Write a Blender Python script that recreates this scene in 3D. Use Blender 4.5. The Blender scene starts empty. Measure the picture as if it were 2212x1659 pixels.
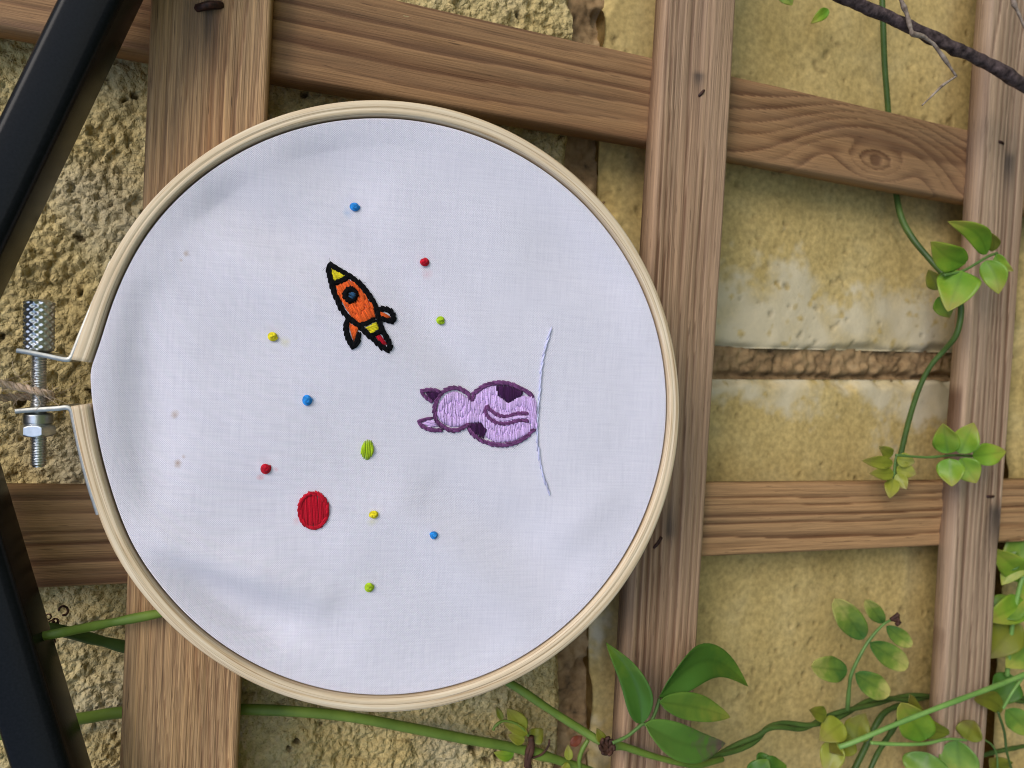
import bpy, math, random
import numpy as np
from mathutils import Vector, Matrix

# ------------------------------------------------------------------ camera, light, exposure
scene = bpy.context.scene
C = scene.collection
random.seed(7)
RNG = np.random.default_rng(11)
Z0 = 1.45                                   # height of the hoop's centre above the ground
# wall coordinates used while building: s = down the wall, t = along the wall (to -X), d = into the wall (+Y)
def W(s, t, d):
    return Vector((-t, d, Z0 - s))
FPX, PP = 1545.55, (1106.0, 829.5)
CAM = np.array([-0.0430, -0.01463, -0.20383])
def _rot(a, b, c):
    ca, sa, cb, sb, cc, sc = math.cos(a), math.sin(a), math.cos(b), math.sin(b), math.cos(c), math.sin(c)
    Ry = np.array([[ca, 0, sa], [0, 1, 0], [-sa, 0, ca]])
    Rx = np.array([[1, 0, 0], [0, cb, -sb], [0, sb, cb]])
    Rz = np.array([[cc, -sc, 0], [sc, cc, 0], [0, 0, 1]])
    return Rz @ Rx @ Ry
M = _rot(-0.348346, 0.024461, 0.054151)
cam_data = bpy.data.cameras.new('camera')
cam = bpy.data.objects.new('camera', cam_data)
C.objects.link(cam)
def _wv(v):
    return Vector((-v[1], v[2], -v[0]))
xr, yu, zb = _wv(M[0]), -_wv(M[1]), -_wv(M[2])
cam.matrix_world = Matrix(((xr.x, yu.x, zb.x, 0), (xr.y, yu.y, zb.y, 0), (xr.z, yu.z, zb.z, 0), (0, 0, 0, 1)))
cam.location = W(*CAM)
cam_data.sensor_width = 36.0
cam_data.lens = FPX / 2212.0 * 36.0
cam_data.clip_start = 0.01
cam_data.clip_end = 500.0
cam_data.dof.use_dof = True
cam_data.dof.focus_distance = 0.205
cam_data.dof.aperture_fstop = 18.0
scene.camera = cam

SUN_DIR = Vector((0.42, -0.56, 0.74)).normalized()      # towards the sun
world = bpy.data.worlds.new('World')
scene.world = world
world.use_nodes = True
wn = world.node_tree
bg = wn.nodes['Background']
sky = wn.nodes.new('ShaderNodeTexSky')
sky.sky_type = 'NISHITA'
sky.sun_disc = False
sky.sun_elevation = math.asin(SUN_DIR.z)
sky.sun_rotation = math.atan2(SUN_DIR.x, SUN_DIR.y)
sky.air_density = 1.0
sky.dust_density = 1.5
sky.ozone_density = 1.0
wn.links.new(sky.outputs[0], bg.inputs[0])
bg.inputs[1].default_value = 0.14
sun_d = bpy.data.lights.new('sun', 'SUN')
sun_d.energy = 1.2
sun_d.angle = math.radians(28)
sun_d.color = (1.0, 0.94, 0.88)
sun = bpy.data.objects.new('sun', sun_d)
C.objects.link(sun)
sun.rotation_euler = SUN_DIR.to_track_quat('Z', 'Y').to_euler()
sun.location = (2, -3, 5)
vs = scene.view_settings
vs.view_transform = 'Standard'
vs.look = 'None'
vs.exposure = 0.38
vs.gamma = 1.0
vs.use_curve_mapping = False
scene.render.engine = 'CYCLES'
scene.cycles.filter_width = 1.0

# ------------------------------------------------------------------ helpers
def rays(pts):
    P = np.array(pts, float).reshape(-1, 2)
    return np.c_[(P - np.array(PP)) / FPX, np.ones(len(P))] @ M
def at(pts, d):
    """points of the photograph carried onto the plane d (metres into the wall) -> s, t, d"""
    r = rays(pts)
    k = (np.asarray(d, float) - CAM[2]) / r[:, 2]
    return CAM + r * k[:, None]
def atw(u, v, d):
    return W(*at([(u, v)], d)[0])
TAU = -0.105                                 # lean of the hoop's plane against the trellis
ES = np.array([math.cos(TAU), 0, math.sin(TAU)])
ET = np.array([0, 1.0, 0])
EN = np.array([math.sin(TAU), 0, -math.cos(TAU)])
def hoop_ab(pts, h=0.0):
    """photograph points on the hoop's plane -> local (a, b)"""
    r = rays(pts)
    k = (h - CAM @ EN) / (r @ EN)
    P = CAM + r * k[:, None]
    return np.c_[P @ ES, P @ ET]
def HW(a, b, n):
    """local hoop coords -> world array (n,3)"""
    a, b, n = np.broadcast_arrays(np.asarray(a, float), np.asarray(b, float), np.asarray(n, float))
    P = a[..., None] * ES + b[..., None] * ET + n[..., None] * EN
    return np.stack([-P[..., 1], P[..., 2], Z0 - P[..., 0]], -1)

def srgb(r, g, b):
    f = lambda c: (c / 255 / 12.92) if c / 255 <= 0.04045 else ((c / 255 + 0.055) / 1.055) ** 2.4
    return (f(r), f(g), f(b), 1.0)

def link(o, parent=None):
    C.objects.link(o)
    if parent is not None:
        o.parent = parent
    return o
def world_off(parent):
    v = Vector((0, 0, 0))
    while parent is not None:
        v += parent.location
        parent = parent.parent
    return v
def mesh_obj(name, verts, faces, mat, parent=None, smooth=True, attrs=None, uv=None, origin=None):
    """one mesh object from world-space verts; its origin sits at `origin` (or its parent's)"""
    V = np.asarray(verts, float).reshape(-1, 3)
    off = np.array(world_off(parent))
    loc = np.zeros(3)
    if origin is not None:
        loc = np.array(origin) - off
    me = bpy.data.meshes.new(name)
    if isinstance(faces, np.ndarray) and faces.ndim == 2:
        nf, k = faces.shape
        me.vertices.add(len(V)); me.loops.add(nf * k); me.polygons.add(nf)
        me.vertices.foreach_set('co', (V - off - loc).astype(np.float32).ravel())
        me.loops.foreach_set('vertex_index', faces.astype(np.int32).ravel())
        me.polygons.foreach_set('loop_start', np.arange(0, nf * k, k, dtype=np.int32))
        me.polygons.foreach_set('loop_total', np.full(nf, k, dtype=np.int32))
        me.update(calc_edges=True)
    else:
        me.from_pydata((V - off - loc).tolist(), [], [list(map(int, f)) for f in faces])
        me.update()
    me.validate()
    if smooth:
        me.polygons.foreach_set('use_smooth', np.ones(len(me.polygons), dtype=bool))
    if attrs:
        for k_, a in attrs.items():
            at_ = me.attributes.new(k_, 'FLOAT', 'POINT')
            at_.data.foreach_set('value', np.asarray(a, np.float32).ravel())
    if uv is not None:
        ul = me.uv_layers.new(name='UVMap')
        li = np.empty(len(me.loops), dtype=np.int32)
        me.loops.foreach_get('vertex_index', li)
        ul.data.foreach_set('uv', np.asarray(uv, np.float32)[li].ravel())
    me.materials.append(mat)
    o = bpy.data.objects.new(name, me)
    o.location = loc
    return link(o, parent)
def root(name, loc, label, cat, group=None):
    o = bpy.data.objects.new(name, None)
    o.empty_display_size = 0.02
    o.location = loc
    link(o)
    tag(o, label, cat, group)
    return o
def tag(o, label=None, cat=None, group=None, kind=None):
    if label: o['label'] = label
    if cat: o['category'] = cat
    if group: o['group'] = group
    if kind: o['kind'] = kind
    return o
def grid_faces(n, m, wrap_n=False, wrap_m=False):
    i = np.arange(n if wrap_n else n - 1); j = np.arange(m if wrap_m else m - 1)
    I, J = np.meshgrid(i, j, indexing='ij')
    I2, J2 = (I + 1) % n, (J + 1) % m
    return np.stack([I * m + J, I2 * m + J, I2 * m + J2, I * m + J2], -1).reshape(-1, 4)
def gnoise(shape, sig, seed):
    """smooth random field, unit variance, sig in cells (scalar or pair)"""
    r = np.random.default_rng(seed).standard_normal(shape)
    if np.isscalar(sig): sig = (sig, sig)
    fy = np.fft.fftfreq(shape[0])[:, None]; fx = np.fft.rfftfreq(shape[1])[None]
    F = np.fft.rfft2(r) * np.exp(-2 * (np.pi ** 2) * ((fy * sig[0]) ** 2 + (fx * sig[1]) ** 2))
    o = np.fft.irfft2(F, s=shape)
    return (o - o.mean()) / (o.std() + 1e-9)
def worley(X, Y, cell, seed):
    """distance to nearest and second nearest jittered point (in cells) and that point's random value"""
    gx, gy = X / cell, Y / cell
    ix, iy = np.floor(gx).astype(int), np.floor(gy).astype(int)
    r = np.random.default_rng(seed).random((3, 257, 257))
    f1 = np.full(X.shape, 9.0); f2 = np.full(X.shape, 9.0); val = np.zeros(X.shape)
    for dx in (-1, 0, 1):
        for dy in (-1, 0, 1):
            cx, cy = ix + dx, iy + dy
            a, b = cx % 257, cy % 257
            dd = np.hypot(cx + r[0][a, b] - gx, cy + r[1][a, b] - gy)
            nearer = dd < f1
            f2 = np.where(nearer, f1, np.minimum(f2, dd))
            val = np.where(nearer, r[2][a, b], val)
            f1 = np.where(nearer, dd, f1)
    return f1, f2, val
def smooth_path(P, n):
    """Catmull-Rom through the points, n samples"""
    P = np.asarray(P, float)
    if len(P) == 2:
        return P[0] + (P[1] - P[0]) * np.linspace(0, 1, n)[:, None]
    Q = np.vstack([2 * P[0] - P[1], P, 2 * P[-1] - P[-2]])
    seg = np.linalg.norm(np.diff(P, axis=0), axis=1); cum = np.r_[0, np.cumsum(seg)]
    x = np.linspace(0, cum[-1], n)
    k = np.clip(np.searchsorted(cum, x, side='right') - 1, 0, len(P) - 2)
    u = ((x - cum[k]) / np.maximum(seg[k], 1e-9))[:, None]
    p0, p1, p2, p3 = Q[k], Q[k + 1], Q[k + 2], Q[k + 3]
    return 0.5 * (2 * p1 + (p2 - p0) * u + (2 * p0 - 5 * p1 + 4 * p2 - p3) * u * u + (3 * p1 - p0 - 3 * p2 + p3) * u ** 3)
def tube(path, rad, seg=8, caps=True, flat=None):
    """sweep along a world path -> verts, quad faces ((n,4) array)"""
    P = np.asarray(path, float); n = len(P)
    rad = np.broadcast_to(np.asarray(rad, float), (n,))
    if caps:
        P = np.vstack([P[0], P, P[-1]]); rad = np.r_[1e-5, rad, 1e-5]; n += 2
    T = np.gradient(P, axis=0)
    if caps: T[0] = T[1]; T[-1] = T[-2]
    T /= np.linalg.norm(T, axis=1)[:, None] + 1e-12
    u = np.cross(T[0], [0.0, 1.0, 0.02]); 
    if np.linalg.norm(u) < 1e-3: u = np.cross(T[0], [1.0, 0, 0])
    u /= np.linalg.norm(u)
    V = np.empty((n, seg, 3)); ang = np.linspace(0, 2 * np.pi, seg, endpoint=False)
    for i in range(n):
        u = u - T[i] * (u @ T[i]); u /= np.linalg.norm(u) + 1e-12
        w = np.cross(T[i], u)
        V[i] = P[i] + rad[i] * (np.cos(ang)[:, None] * u + np.sin(ang)[:, None] * w)
    return V.reshape(-1, 3), grid_faces(n, seg, wrap_m=True)
class Bag:
    """collects shapes for one mesh"""
    def __init__(s): s.V = []; s.F = []; s.A = []; s.n = 0
    def add(s, V, F, a=0.0):
        s.V.append(V); s.F.append(F + s.n); s.A.append(np.broadcast_to(np.asarray(a, float), (len(V),))); s.n += len(V)
    def build(s, name, mat, parent=None, attr='shade', smooth=True, origin=None):
        return mesh_obj(name, np.vstack(s.V), np.vstack(s.F), mat, parent, smooth, {attr: np.concatenate(s.A)}, origin=origin)
def box_mesh(c, h, bev=0.0):
    """axis-aligned box in world coords with optional chamfer -> verts, faces (lists)"""
    import bmesh
    bm = bmesh.new()
    bmesh.ops.create_cube(bm, size=2.0)
    for v in bm.verts:
        v.co = Vector((v.co.x * h[0], v.co.y * h[1], v.co.z * h[2]))
    if bev:
        bmesh.ops.bevel(bm, geom=bm.edges[:], offset=bev, segments=2, affect='EDGES', profile=0.5)
    bm.verts.index_update()
    V = np.array([v.co[:] for v in bm.verts]) + np.array(c)
    F = [[v.index for v in f.verts] for f in bm.faces]
    bm.free()
    return V, F

# ------------------------------------------------------------------ materials
def new_mat(name, rough=0.8, spec=0.3):
    m = bpy.data.materials.new(name); m.use_nodes = True
    nt = m.node_tree; b = nt.nodes['Principled BSDF']
    b.inputs['Roughness'].default_value = rough
    b.inputs['Specular IOR Level'].default_value = spec
    return m, nt, b
def nd(nt, t, **kw):
    n = nt.nodes.new(t)
    for k, v in kw.items():
        if k in n.inputs: n.inputs[k].default_value = v
        else: setattr(n, k, v)
    return n
def ramp(nt, fac, stops, interp='LINEAR'):
    r = nt.nodes.new('ShaderNodeValToRGB'); r.color_ramp.interpolation = interp
    e = r.color_ramp.elements
    while len(e) < len(stops): e.new(0.5)
    for x, (p, c) in zip(e, stops): x.position = p; x.color = c
    nt.links.new(fac, r.inputs[0]); return r.outputs[0]
def mix(nt, fac, a, b, mode='MIX'):
    n = nt.nodes.new('ShaderNodeMix'); n.data_type = 'RGBA'; n.blend_type = mode
    for k, v in ((0, fac), (6, a), (7, b)):
        if hasattr(v, 'is_linked') or hasattr(v, 'links'): nt.links.new(v, n.inputs[k])
        else: n.inputs[k].default_value = v
    return n.outputs[2]
def math_(nt, op, a, b=None, c=None, clamp=False):
    n = nt.nodes.new('ShaderNodeMath'); n.operation = op; n.use_clamp = clamp
    for i, v in enumerate((a, b, c)):
        if v is None: continue
        if hasattr(v, 'links'): nt.links.new(v, n.inputs[i])
        else: n.inputs[i].default_value = v
    return n.outputs[0]
def attr(nt, name):
    n = nt.nodes.new('ShaderNodeAttribute'); n.attribute_name = name; return n.outputs['Fac']
def coords(nt, kind='Object', scale=(1, 1, 1)):
    tc = nt.nodes.new('ShaderNodeTexCoord'); mp = nt.nodes.new('ShaderNodeMapping')
    mp.inputs['Scale'].default_value = scale
    nt.links.new(tc.outputs[kind], mp.inputs[0]); return mp.outputs[0]
def noise(nt, vec, scale, detail=3, rough=0.55):
    n = nd(nt, 'ShaderNodeTexNoise', Scale=scale, Detail=detail, Roughness=rough)
    nt.links.new(vec, n.inputs['Vector']); return n.outputs['Fac']
def bump(nt, bsdf, h, strength, dist):
    n = nd(nt, 'ShaderNodeBump', Strength=strength, Distance=dist)
    nt.links.new(h, n.inputs['Height']); nt.links.new(n.outputs[0], bsdf.inputs['Normal'])

def mat_block(name, cols, pale, pale_amt, crisp=620.0, relief=0.9):
    """painted concrete: cols = paint ramp; 'pale' attribute = where the paint is worn to a chalky white; 'pit' = grime in holes"""
    m, nt, b = new_mat(name, 0.9, 0.2)
    v = coords(nt)
    base = ramp(nt, noise(nt, v, 38, 4), [(0.3, cols[0]), (0.55, cols[1]), (0.75, cols[2])])
    fine = ramp(nt, noise(nt, v, 420, 3), [(0.3, (0.72, 0.72, 0.72, 1)), (0.7, (1.12, 1.12, 1.12, 1))])
    col = mix(nt, 1.0, base, fine, 'MULTIPLY')
    col = mix(nt, math_(nt, 'MULTIPLY', attr(nt, 'pale'), pale_amt, clamp=True), col, pale)
    col = mix(nt, math_(nt, 'MULTIPLY', attr(nt, 'pit'), 0.85, clamp=True), col, srgb(70, 55, 32))
    nt.links.new(col, b.inputs['Base Color'])
    vo = nd(nt, 'ShaderNodeTexVoronoi', Scale=crisp); vo.feature = 'F1'
    wv = nt.nodes.new('ShaderNodeVectorMath'); wv.operation = 'MULTIPLY_ADD'
    nz = nd(nt, 'ShaderNodeTexNoise', Scale=500.0, Detail=2.0); nt.links.new(v, nz.inputs['Vector'])
    nt.links.new(nz.outputs['Color'], wv.inputs[0]); wv.inputs[1].default_value = (0.0014, 0.0014, 0.0014); nt.links.new(v, wv.inputs[2])
    nt.links.new(wv.outputs[0], vo.inputs['Vector'])
    h = math_(nt, 'ADD', math_(nt, 'MULTIPLY', vo.outputs['Distance'], -1.0), math_(nt, 'MULTIPLY', noise(nt, v, 1400, 3), 0.7))
    bump(nt, b, h, relief, 0.0011)
    return m
MAT_ROUGH = mat_block('rough_yellow_painted_concrete', [srgb(194, 170, 112), srgb(210, 188, 132), srgb(210, 196, 152)], srgb(194, 186, 164), 0.7)
MAT_SMOOTH = mat_block('smooth_ochre_painted_concrete', [srgb(184, 158, 98), srgb(195, 170, 110), srgb(199, 177, 122)], srgb(206, 193, 162), 0.85, 700.0, 0.10)
def mat_mortar():
    m, nt, b = new_mat('brown_mortar', 0.95, 0.15)
    v = coords(nt)
    c = ramp(nt, noise(nt, v, 120, 5, 0.65), [(0.26, srgb(70, 58, 42)), (0.40, srgb(132, 106, 74)), (0.6, srgb(160, 132, 94)), (0.75, srgb(176, 152, 116))])
    nt.links.new(c, b.inputs['Base Color'])
    bump(nt, b, noise(nt, v, 700, 4), 0.35, 0.0008)
    return m
MAT_MORTAR = mat_mortar()

def mat_wood(name, light, dark, grey, grey_amt, stretch, streak=0.8, gloss=0.65, fleck=0.0):
    """'grain' attribute = early/late wood bands, 'stain' = iron stain round the staples"""
    m, nt, b = new_mat(name, gloss, 0.3)
    v = coords(nt, 'Object', stretch)
    g = attr(nt, 'grain')
    mid = tuple(0.5 * (x + y) for x, y in zip(light, dark))
    col = ramp(nt, g, [(0.12, light), (0.42, mid), (0.72, dark)])
    st = ramp(nt, noise(nt, v, 1.0, 4, 0.6), [(0.30, (0.56, 0.54, 0.52, 1)), (0.5, (1, 1, 1, 1)), (0.70, (1.34, 1.32, 1.28, 1))])
    col = mix(nt, streak, col, st, 'MULTIPLY')
    fv = coords(nt, 'Object', tuple(s * 2.6 for s in stretch))
    st2 = ramp(nt, noise(nt, fv, 1.0, 3, 0.6), [(0.36, (0.66, 0.64, 0.62, 1)), (0.5, (1, 1, 1, 1)), (0.66, (1.25, 1.25, 1.22, 1))])
    col = mix(nt, streak, col, st2, 'MULTIPLY')
    big = coords(nt, 'Object', tuple(max(s * 0.06, 6.0) for s in stretch))
    gf = ramp(nt, noise(nt, big, 1.0, 3), [(0.4, (0, 0, 0, 1)), (0.7, (1, 1, 1, 1))])
    col = mix(nt, math_(nt, 'MULTIPLY', gf, grey_amt), col, grey)
    fk = coords(nt, 'Object', tuple(190.0 if s < 100 else 420.0 for s in stretch))
    fl = ramp(nt, noise(nt, fk, 1.0, 3, 0.6), [(0.735, (0, 0, 0, 1)), (0.76, (1, 1, 1, 1))])
    col = mix(nt, math_(nt, 'MULTIPLY', fl, fleck), col, srgb(178, 170, 120))
    ck = coords(nt, 'Object', tuple(90.0 if s < 100 else 1900.0 for s in stretch))
    cf = ramp(nt, noise(nt, ck, 1.0, 2, 0.5), [(0.69, (0, 0, 0, 1)), (0.73, (1, 1, 1, 1))])
    col = mix(nt, math_(nt, 'MULTIPLY', cf, 0.6), col, srgb(62, 44, 32))
    col = mix(nt, math_(nt, 'MULTIPLY', attr(nt, 'stain'), 0.8, clamp=True), col, srgb(60, 54, 50))
    nt.links.new(col, b.inputs['Base Color'])
    bump(nt, b, noise(nt, v, 1.6, 4), 0.55, 0.0007)
    return m
ALONG_X = (22, 1400, 1400)      # grain runs along world X
ALONG_Z = (1400, 1400, 22)      # grain runs along world Z
WOOD = {
 'h1': mat_wood('weathered_tan_pine', srgb(186, 148, 106), srgb(146, 108, 74), srgb(150, 126, 102), 0.35, ALONG_X, 0.9),
 'h2': mat_wood('ridged_pinkish_pine', srgb(172, 140, 110), srgb(114, 82, 60), srgb(154, 132, 112), 0.4, ALONG_X, 0.5),
 'h3': mat_wood('ridged_grey_pine', srgb(174, 146, 118), srgb(118, 88, 66), srgb(156, 136, 116), 0.45, ALONG_X, 0.5),
 'vA': mat_wood('red_brown_pine', srgb(156, 118, 80), srgb(108, 74, 48), srgb(140, 114, 88), 0.35, ALONG_Z, 0.45, fleck=0.7),
 'vB': mat_wood('banded_brown_pine', srgb(174, 134, 92), srgb(110, 74, 46), srgb(156, 130, 100), 0.3, ALONG_Z, 0.6),
}
def mat_simple(name, c1, c2, scale, rough, spec=0.3, bump_s=0.0, metallic=0.0, stretch=(1, 1, 1), dist=0.0004):
    m, nt, b = new_mat(name, rough, spec)
    v = coords(nt, 'Object', stretch)
    f = noise(nt, v, scale, 4)
    nt.links.new(ramp(nt, f, [(0.3, c1), (0.7, c2)]), b.inputs['Base Color'])
    b.inputs['Metallic'].default_value = metallic
    if bump_s: bump(nt, b, f, bump_s, dist)
    return m
def mat_ring():
    m, nt, b = new_mat('pale_bamboo', 0.55, 0.35)
    tc = nt.nodes.new('ShaderNodeTexCoord'); mp = nt.nodes.new('ShaderNodeMapping')
    mp.inputs['Scale'].default_value = (28, 900, 1)
    nt.links.new(tc.outputs['UV'], mp.inputs[0])
    f = noise(nt, mp.outputs[0], 1.0, 5, 0.6)
    c = ramp(nt, f, [(0.28, srgb(176, 144, 106)), (0.42, srgb(216, 192, 156)), (0.7, srgb(232, 216, 188))])
    mp2 = nt.nodes.new('ShaderNodeMapping'); mp2.inputs['Scale'].default_value = (14, 2600, 1); mp2.inputs['Location'].default_value = (5, 3, 0)
    nt.links.new(tc.outputs['UV'], mp2.inputs[0])
    cr = ramp(nt, noise(nt, mp2.outputs[0], 1.0, 3, 0.5), [(0.56, (0, 0, 0, 1)), (0.66, (1, 1, 1, 1))])
    c = mix(nt, math_(nt, 'MULTIPLY', cr, 0.6), c, srgb(150, 114, 74))
    nt.links.new(c, b.inputs['Base Color'])
    bump(nt, b, f, 0.35, 0.0004)
    return m
MAT_RING = mat_ring()
MAT_ZINC = mat_simple('bright_zinc_plate', (0.74, 0.75, 0.76, 1), (0.86, 0.87, 0.88, 1), 900, 0.36, 0.5, 0.1, 1.0)
MAT_TIN = mat_simple('dull_tin_strip', (0.40, 0.39, 0.35, 1), (0.52, 0.51, 0.46, 1), 700, 0.45, 0.5, 0.1, 1.0)
MAT_BRASS = mat_simple('brass_rivet', (0.48, 0.38, 0.18, 1), (0.62, 0.50, 0.26, 1), 500, 0.35, 0.5, 0.1, 1.0)
MAT_BLACK = mat_simple('black_powder_coat', (0.006, 0.007, 0.008, 1), (0.010, 0.011, 0.013, 1), 1500, 0.25, 0.10, 0.05)
MAT_STEM = None
def mat_thread(name, col, var=0.35, rough=0.5, sheen=0.2):
    """'shade' attribute: tone of each single stitch"""
    m, nt, b = new_mat(name, rough, 0.12)
    lo = tuple(c * (1 - var) for c in col[:3]) + (1,); hi = tuple(min(1, c * (1 + var)) for c in col[:3]) + (1,)
    c = ramp(nt, attr(nt, 'shade'), [(0.0, lo), (1.0, hi)])
    v = coords(nt)
    c = mix(nt, 1.0, c, ramp(nt, noise(nt, v, 3000, 2), [(0.3, (0.8, 0.8, 0.8, 1)), (0.7, (1.15, 1.15, 1.15, 1))]), 'MULTIPLY')
    nt.links.new(c, b.inputs['Base Color'])
    b.inputs['Sheen Weight'].default_value = sheen
    return m
TH = {k: mat_thread(k + '_thread', c, v, 0.85, 0.0 if k == 'black' else 0.1) for k, (c, v) in {
 'black': (srgb(12, 12, 14), 0.3), 'yellow': (srgb(222, 206, 38), 0.2), 'orange': (srgb(226, 96, 38), 0.25),
 'red': (srgb(186, 18, 40), 0.25), 'blue': (srgb(44, 138, 214), 0.25), 'deep_blue': (srgb(40, 84, 120), 0.3), 'green': (srgb(166, 196, 36), 0.22),
 'lilac': (srgb(214, 182, 230), 0.2), 'plum': (srgb(112, 66, 112), 0.35), 'aubergine': (srgb(64, 28, 70), 0.35), 'pale_lilac': (srgb(184, 184, 210), 0.4)}.items()}
def mat_cloth(spots):
    m, nt, b = new_mat('white_plain_weave_cotton', 0.85, 0.2)
    tc = nt.nodes.new('ShaderNodeTexCoord'); sp = nt.nodes.new('ShaderNodeSeparateXYZ')
    nt.links.new(tc.outputs['UV'], sp.inputs[0])
    u, v = sp.outputs[0], sp.outputs[1]
    k = 2 * math.pi / 0.00052
    su = math_(nt, 'SINE', math_(nt, 'MULTIPLY', u, k)); sv = math_(nt, 'SINE', math_(nt, 'MULTIPLY', v, k))
    w = math_(nt, 'MULTIPLY', su, sv)
    def slub(sc):
        mp = nt.nodes.new('ShaderNodeMapping'); mp.inputs['Scale'].default_value = sc
        nt.links.new(tc.outputs['UV'], mp.inputs[0]); return noise(nt, mp.outputs[0], 1.0, 3, 0.6)
    n1, n2 = slub((1900, 90, 1)), slub((90, 1900, 1))
    t = math_(nt, 'ADD', math_(nt, 'MULTIPLY', n1, 0.5), math_(nt, 'MULTIPLY', n2, 0.5))
    t = math_(nt, 'ADD', t, math_(nt, 'MULTIPLY', w, 0.12))
    col = ramp(nt, t, [(0.25, (0.64, 0.615, 0.70, 1)), (0.5, (0.74, 0.712, 0.79, 1)), (0.75, (0.81, 0.78, 0.85, 1))])
    mp = nt.nodes.new('ShaderNodeMapping'); mp.inputs['Scale'].default_value = (700, 700, 1)
    nt.links.new(tc.outputs['UV'], mp.inputs[0]); nz = noise(nt, mp.outputs[0], 1.0, 3)
    for (a, bb, r, c, amt) in spots:
        du = math_(nt, 'SUBTRACT', u, a); dv = math_(nt, 'SUBTRACT', v, bb)
        d = math_(nt, 'SQRT', math_(nt, 'ADD', math_(nt, 'MULTIPLY', du, du), math_(nt, 'MULTIPLY', dv, dv)))
        f = math_(nt, 'SUBTRACT', 1.0, math_(nt, 'DIVIDE', d, r), clamp=True)
        f = math_(nt, 'MULTIPLY', math_(nt, 'SUBTRACT', math_(nt, 'ADD', f, nz), 0.78, clamp=True), amt, clamp=True)
        col = mix(nt, f, col, c)
    nt.links.new(col, b.inputs['Base Color'])
    b.inputs['Sheen Weight'].default_value = 0.15
    h = math_(nt, 'ADD', math_(nt, 'MULTIPLY', w, 0.5), math_(nt, 'MULTIPLY', t, 1.5))
    bump(nt, b, h, 0.5, 0.00016)
    return m
def mat_plant(name, c1, c2, c3, rough=0.4, transl=0.25):
    """leaf: 'tip' attribute runs from base to tip, 'rib' marks the midrib"""
    m, nt, b = new_mat(name, rough, 0.4)
    v = coords(nt)
    t = math_(nt, 'ADD', attr(nt, 'tip'), math_(nt, 'MULTIPLY', math_(nt, 'SUBTRACT', noise(nt, v, 220, 4), 0.5), 0.9))
    col = ramp(nt, t, [(0.1, c1), (0.55, c2), (0.95, c3)])
    col = mix(nt, math_(nt, 'MULTIPLY', attr(nt, 'rib'), 0.45), col, tuple(x * 0.5 for x in c1[:3]) + (1,))
    nt.links.new(col, b.inputs['Base Color'])
    tr = nt.nodes.new('ShaderNodeBsdfTranslucent'); ms = nt.nodes.new('ShaderNodeMixShader')
    ms.inputs[0].default_value = transl
    nt.links.new(col, tr.inputs[0]); nt.links.new(b.outputs[0], ms.inputs[1]); nt.links.new(tr.outputs[0], ms.inputs[2])
    nt.links.new(ms.outputs[0], nt.nodes['Material Output'].inputs[0])
    bump(nt, b, noise(nt, v, 500, 2), 0.2, 0.0004)
    return m
LEAF = {
 'dark': mat_plant('dark_green_leaf', srgb(78, 122, 46), srgb(78, 118, 42), srgb(106, 136, 46)),
 'mid': mat_plant('mid_green_leaf', srgb(100, 140, 56), srgb(128, 158, 62), srgb(172, 176, 76)),
 'purple': mat_plant('green_leaf_with_purple_tip', srgb(112, 152, 66), srgb(102, 148, 62), srgb(126, 104, 96)),
 'lime': mat_plant('lime_leaf', srgb(112, 156, 46), srgb(140, 170, 52), srgb(160, 158, 66)),
 'yellow': mat_plant('yellow_green_leaf', srgb(150, 158, 54), srgb(160, 162, 60), srgb(156, 146, 74)),
 'twotone': mat_plant('green_leaf_with_yellow_tip', srgb(80, 120, 52), srgb(130, 154, 62), srgb(200, 192, 108)),
 'olive': mat_plant('olive_leaf', srgb(126, 134, 46), srgb(132, 136, 44), srgb(120, 112, 48)),
 'rust': mat_plant('rusty_dry_leaf', srgb(126, 64, 42), srgb(138, 72, 48), srgb(110, 60, 44)),
}
def mat_stem(name, c1, c2, rough=0.45):
    return mat_simple(name, c1, c2, 90, rough, 0.35, 0.15)
STEM = {'green': mat_stem('fresh_green_stem', srgb(92, 118, 46), srgb(120, 144, 60)),
        'dark': mat_stem('dark_green_stem', srgb(54, 76, 34), srgb(80, 104, 46)),
        'blue': mat_stem('bluish_green_stem', srgb(72, 102, 50), srgb(102, 134, 66)),
        'bright': mat_stem('bright_green_stem', srgb(100, 140, 66), srgb(128, 164, 84))}
MAT_BARK = mat_simple('dark_purple_bark', srgb(40, 30, 30), srgb(98, 82, 80), 420, 0.8, 0.25, 0.7, 0.0, (1, 1, 1), 0.0012)
MAT_DRY = mat_simple('dry_grey_twig', srgb(104, 88, 74), srgb(168, 152, 136), 500, 0.8, 0.2, 0.4)
MAT_BROWN = mat_simple('dry_brown_tendril', srgb(44, 26, 20), srgb(92, 60, 46), 400, 0.7, 0.3, 0.4)
MAT_RUST = mat_simple('rusted_staple_wire', srgb(30, 20, 18), srgb(78, 46, 36), 900, 0.55, 0.4, 0.4, 0.3)
MAT_JUTE = mat_thread('jute_twine', srgb(214, 186, 160), 0.35, 0.85, 0.3)

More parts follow.
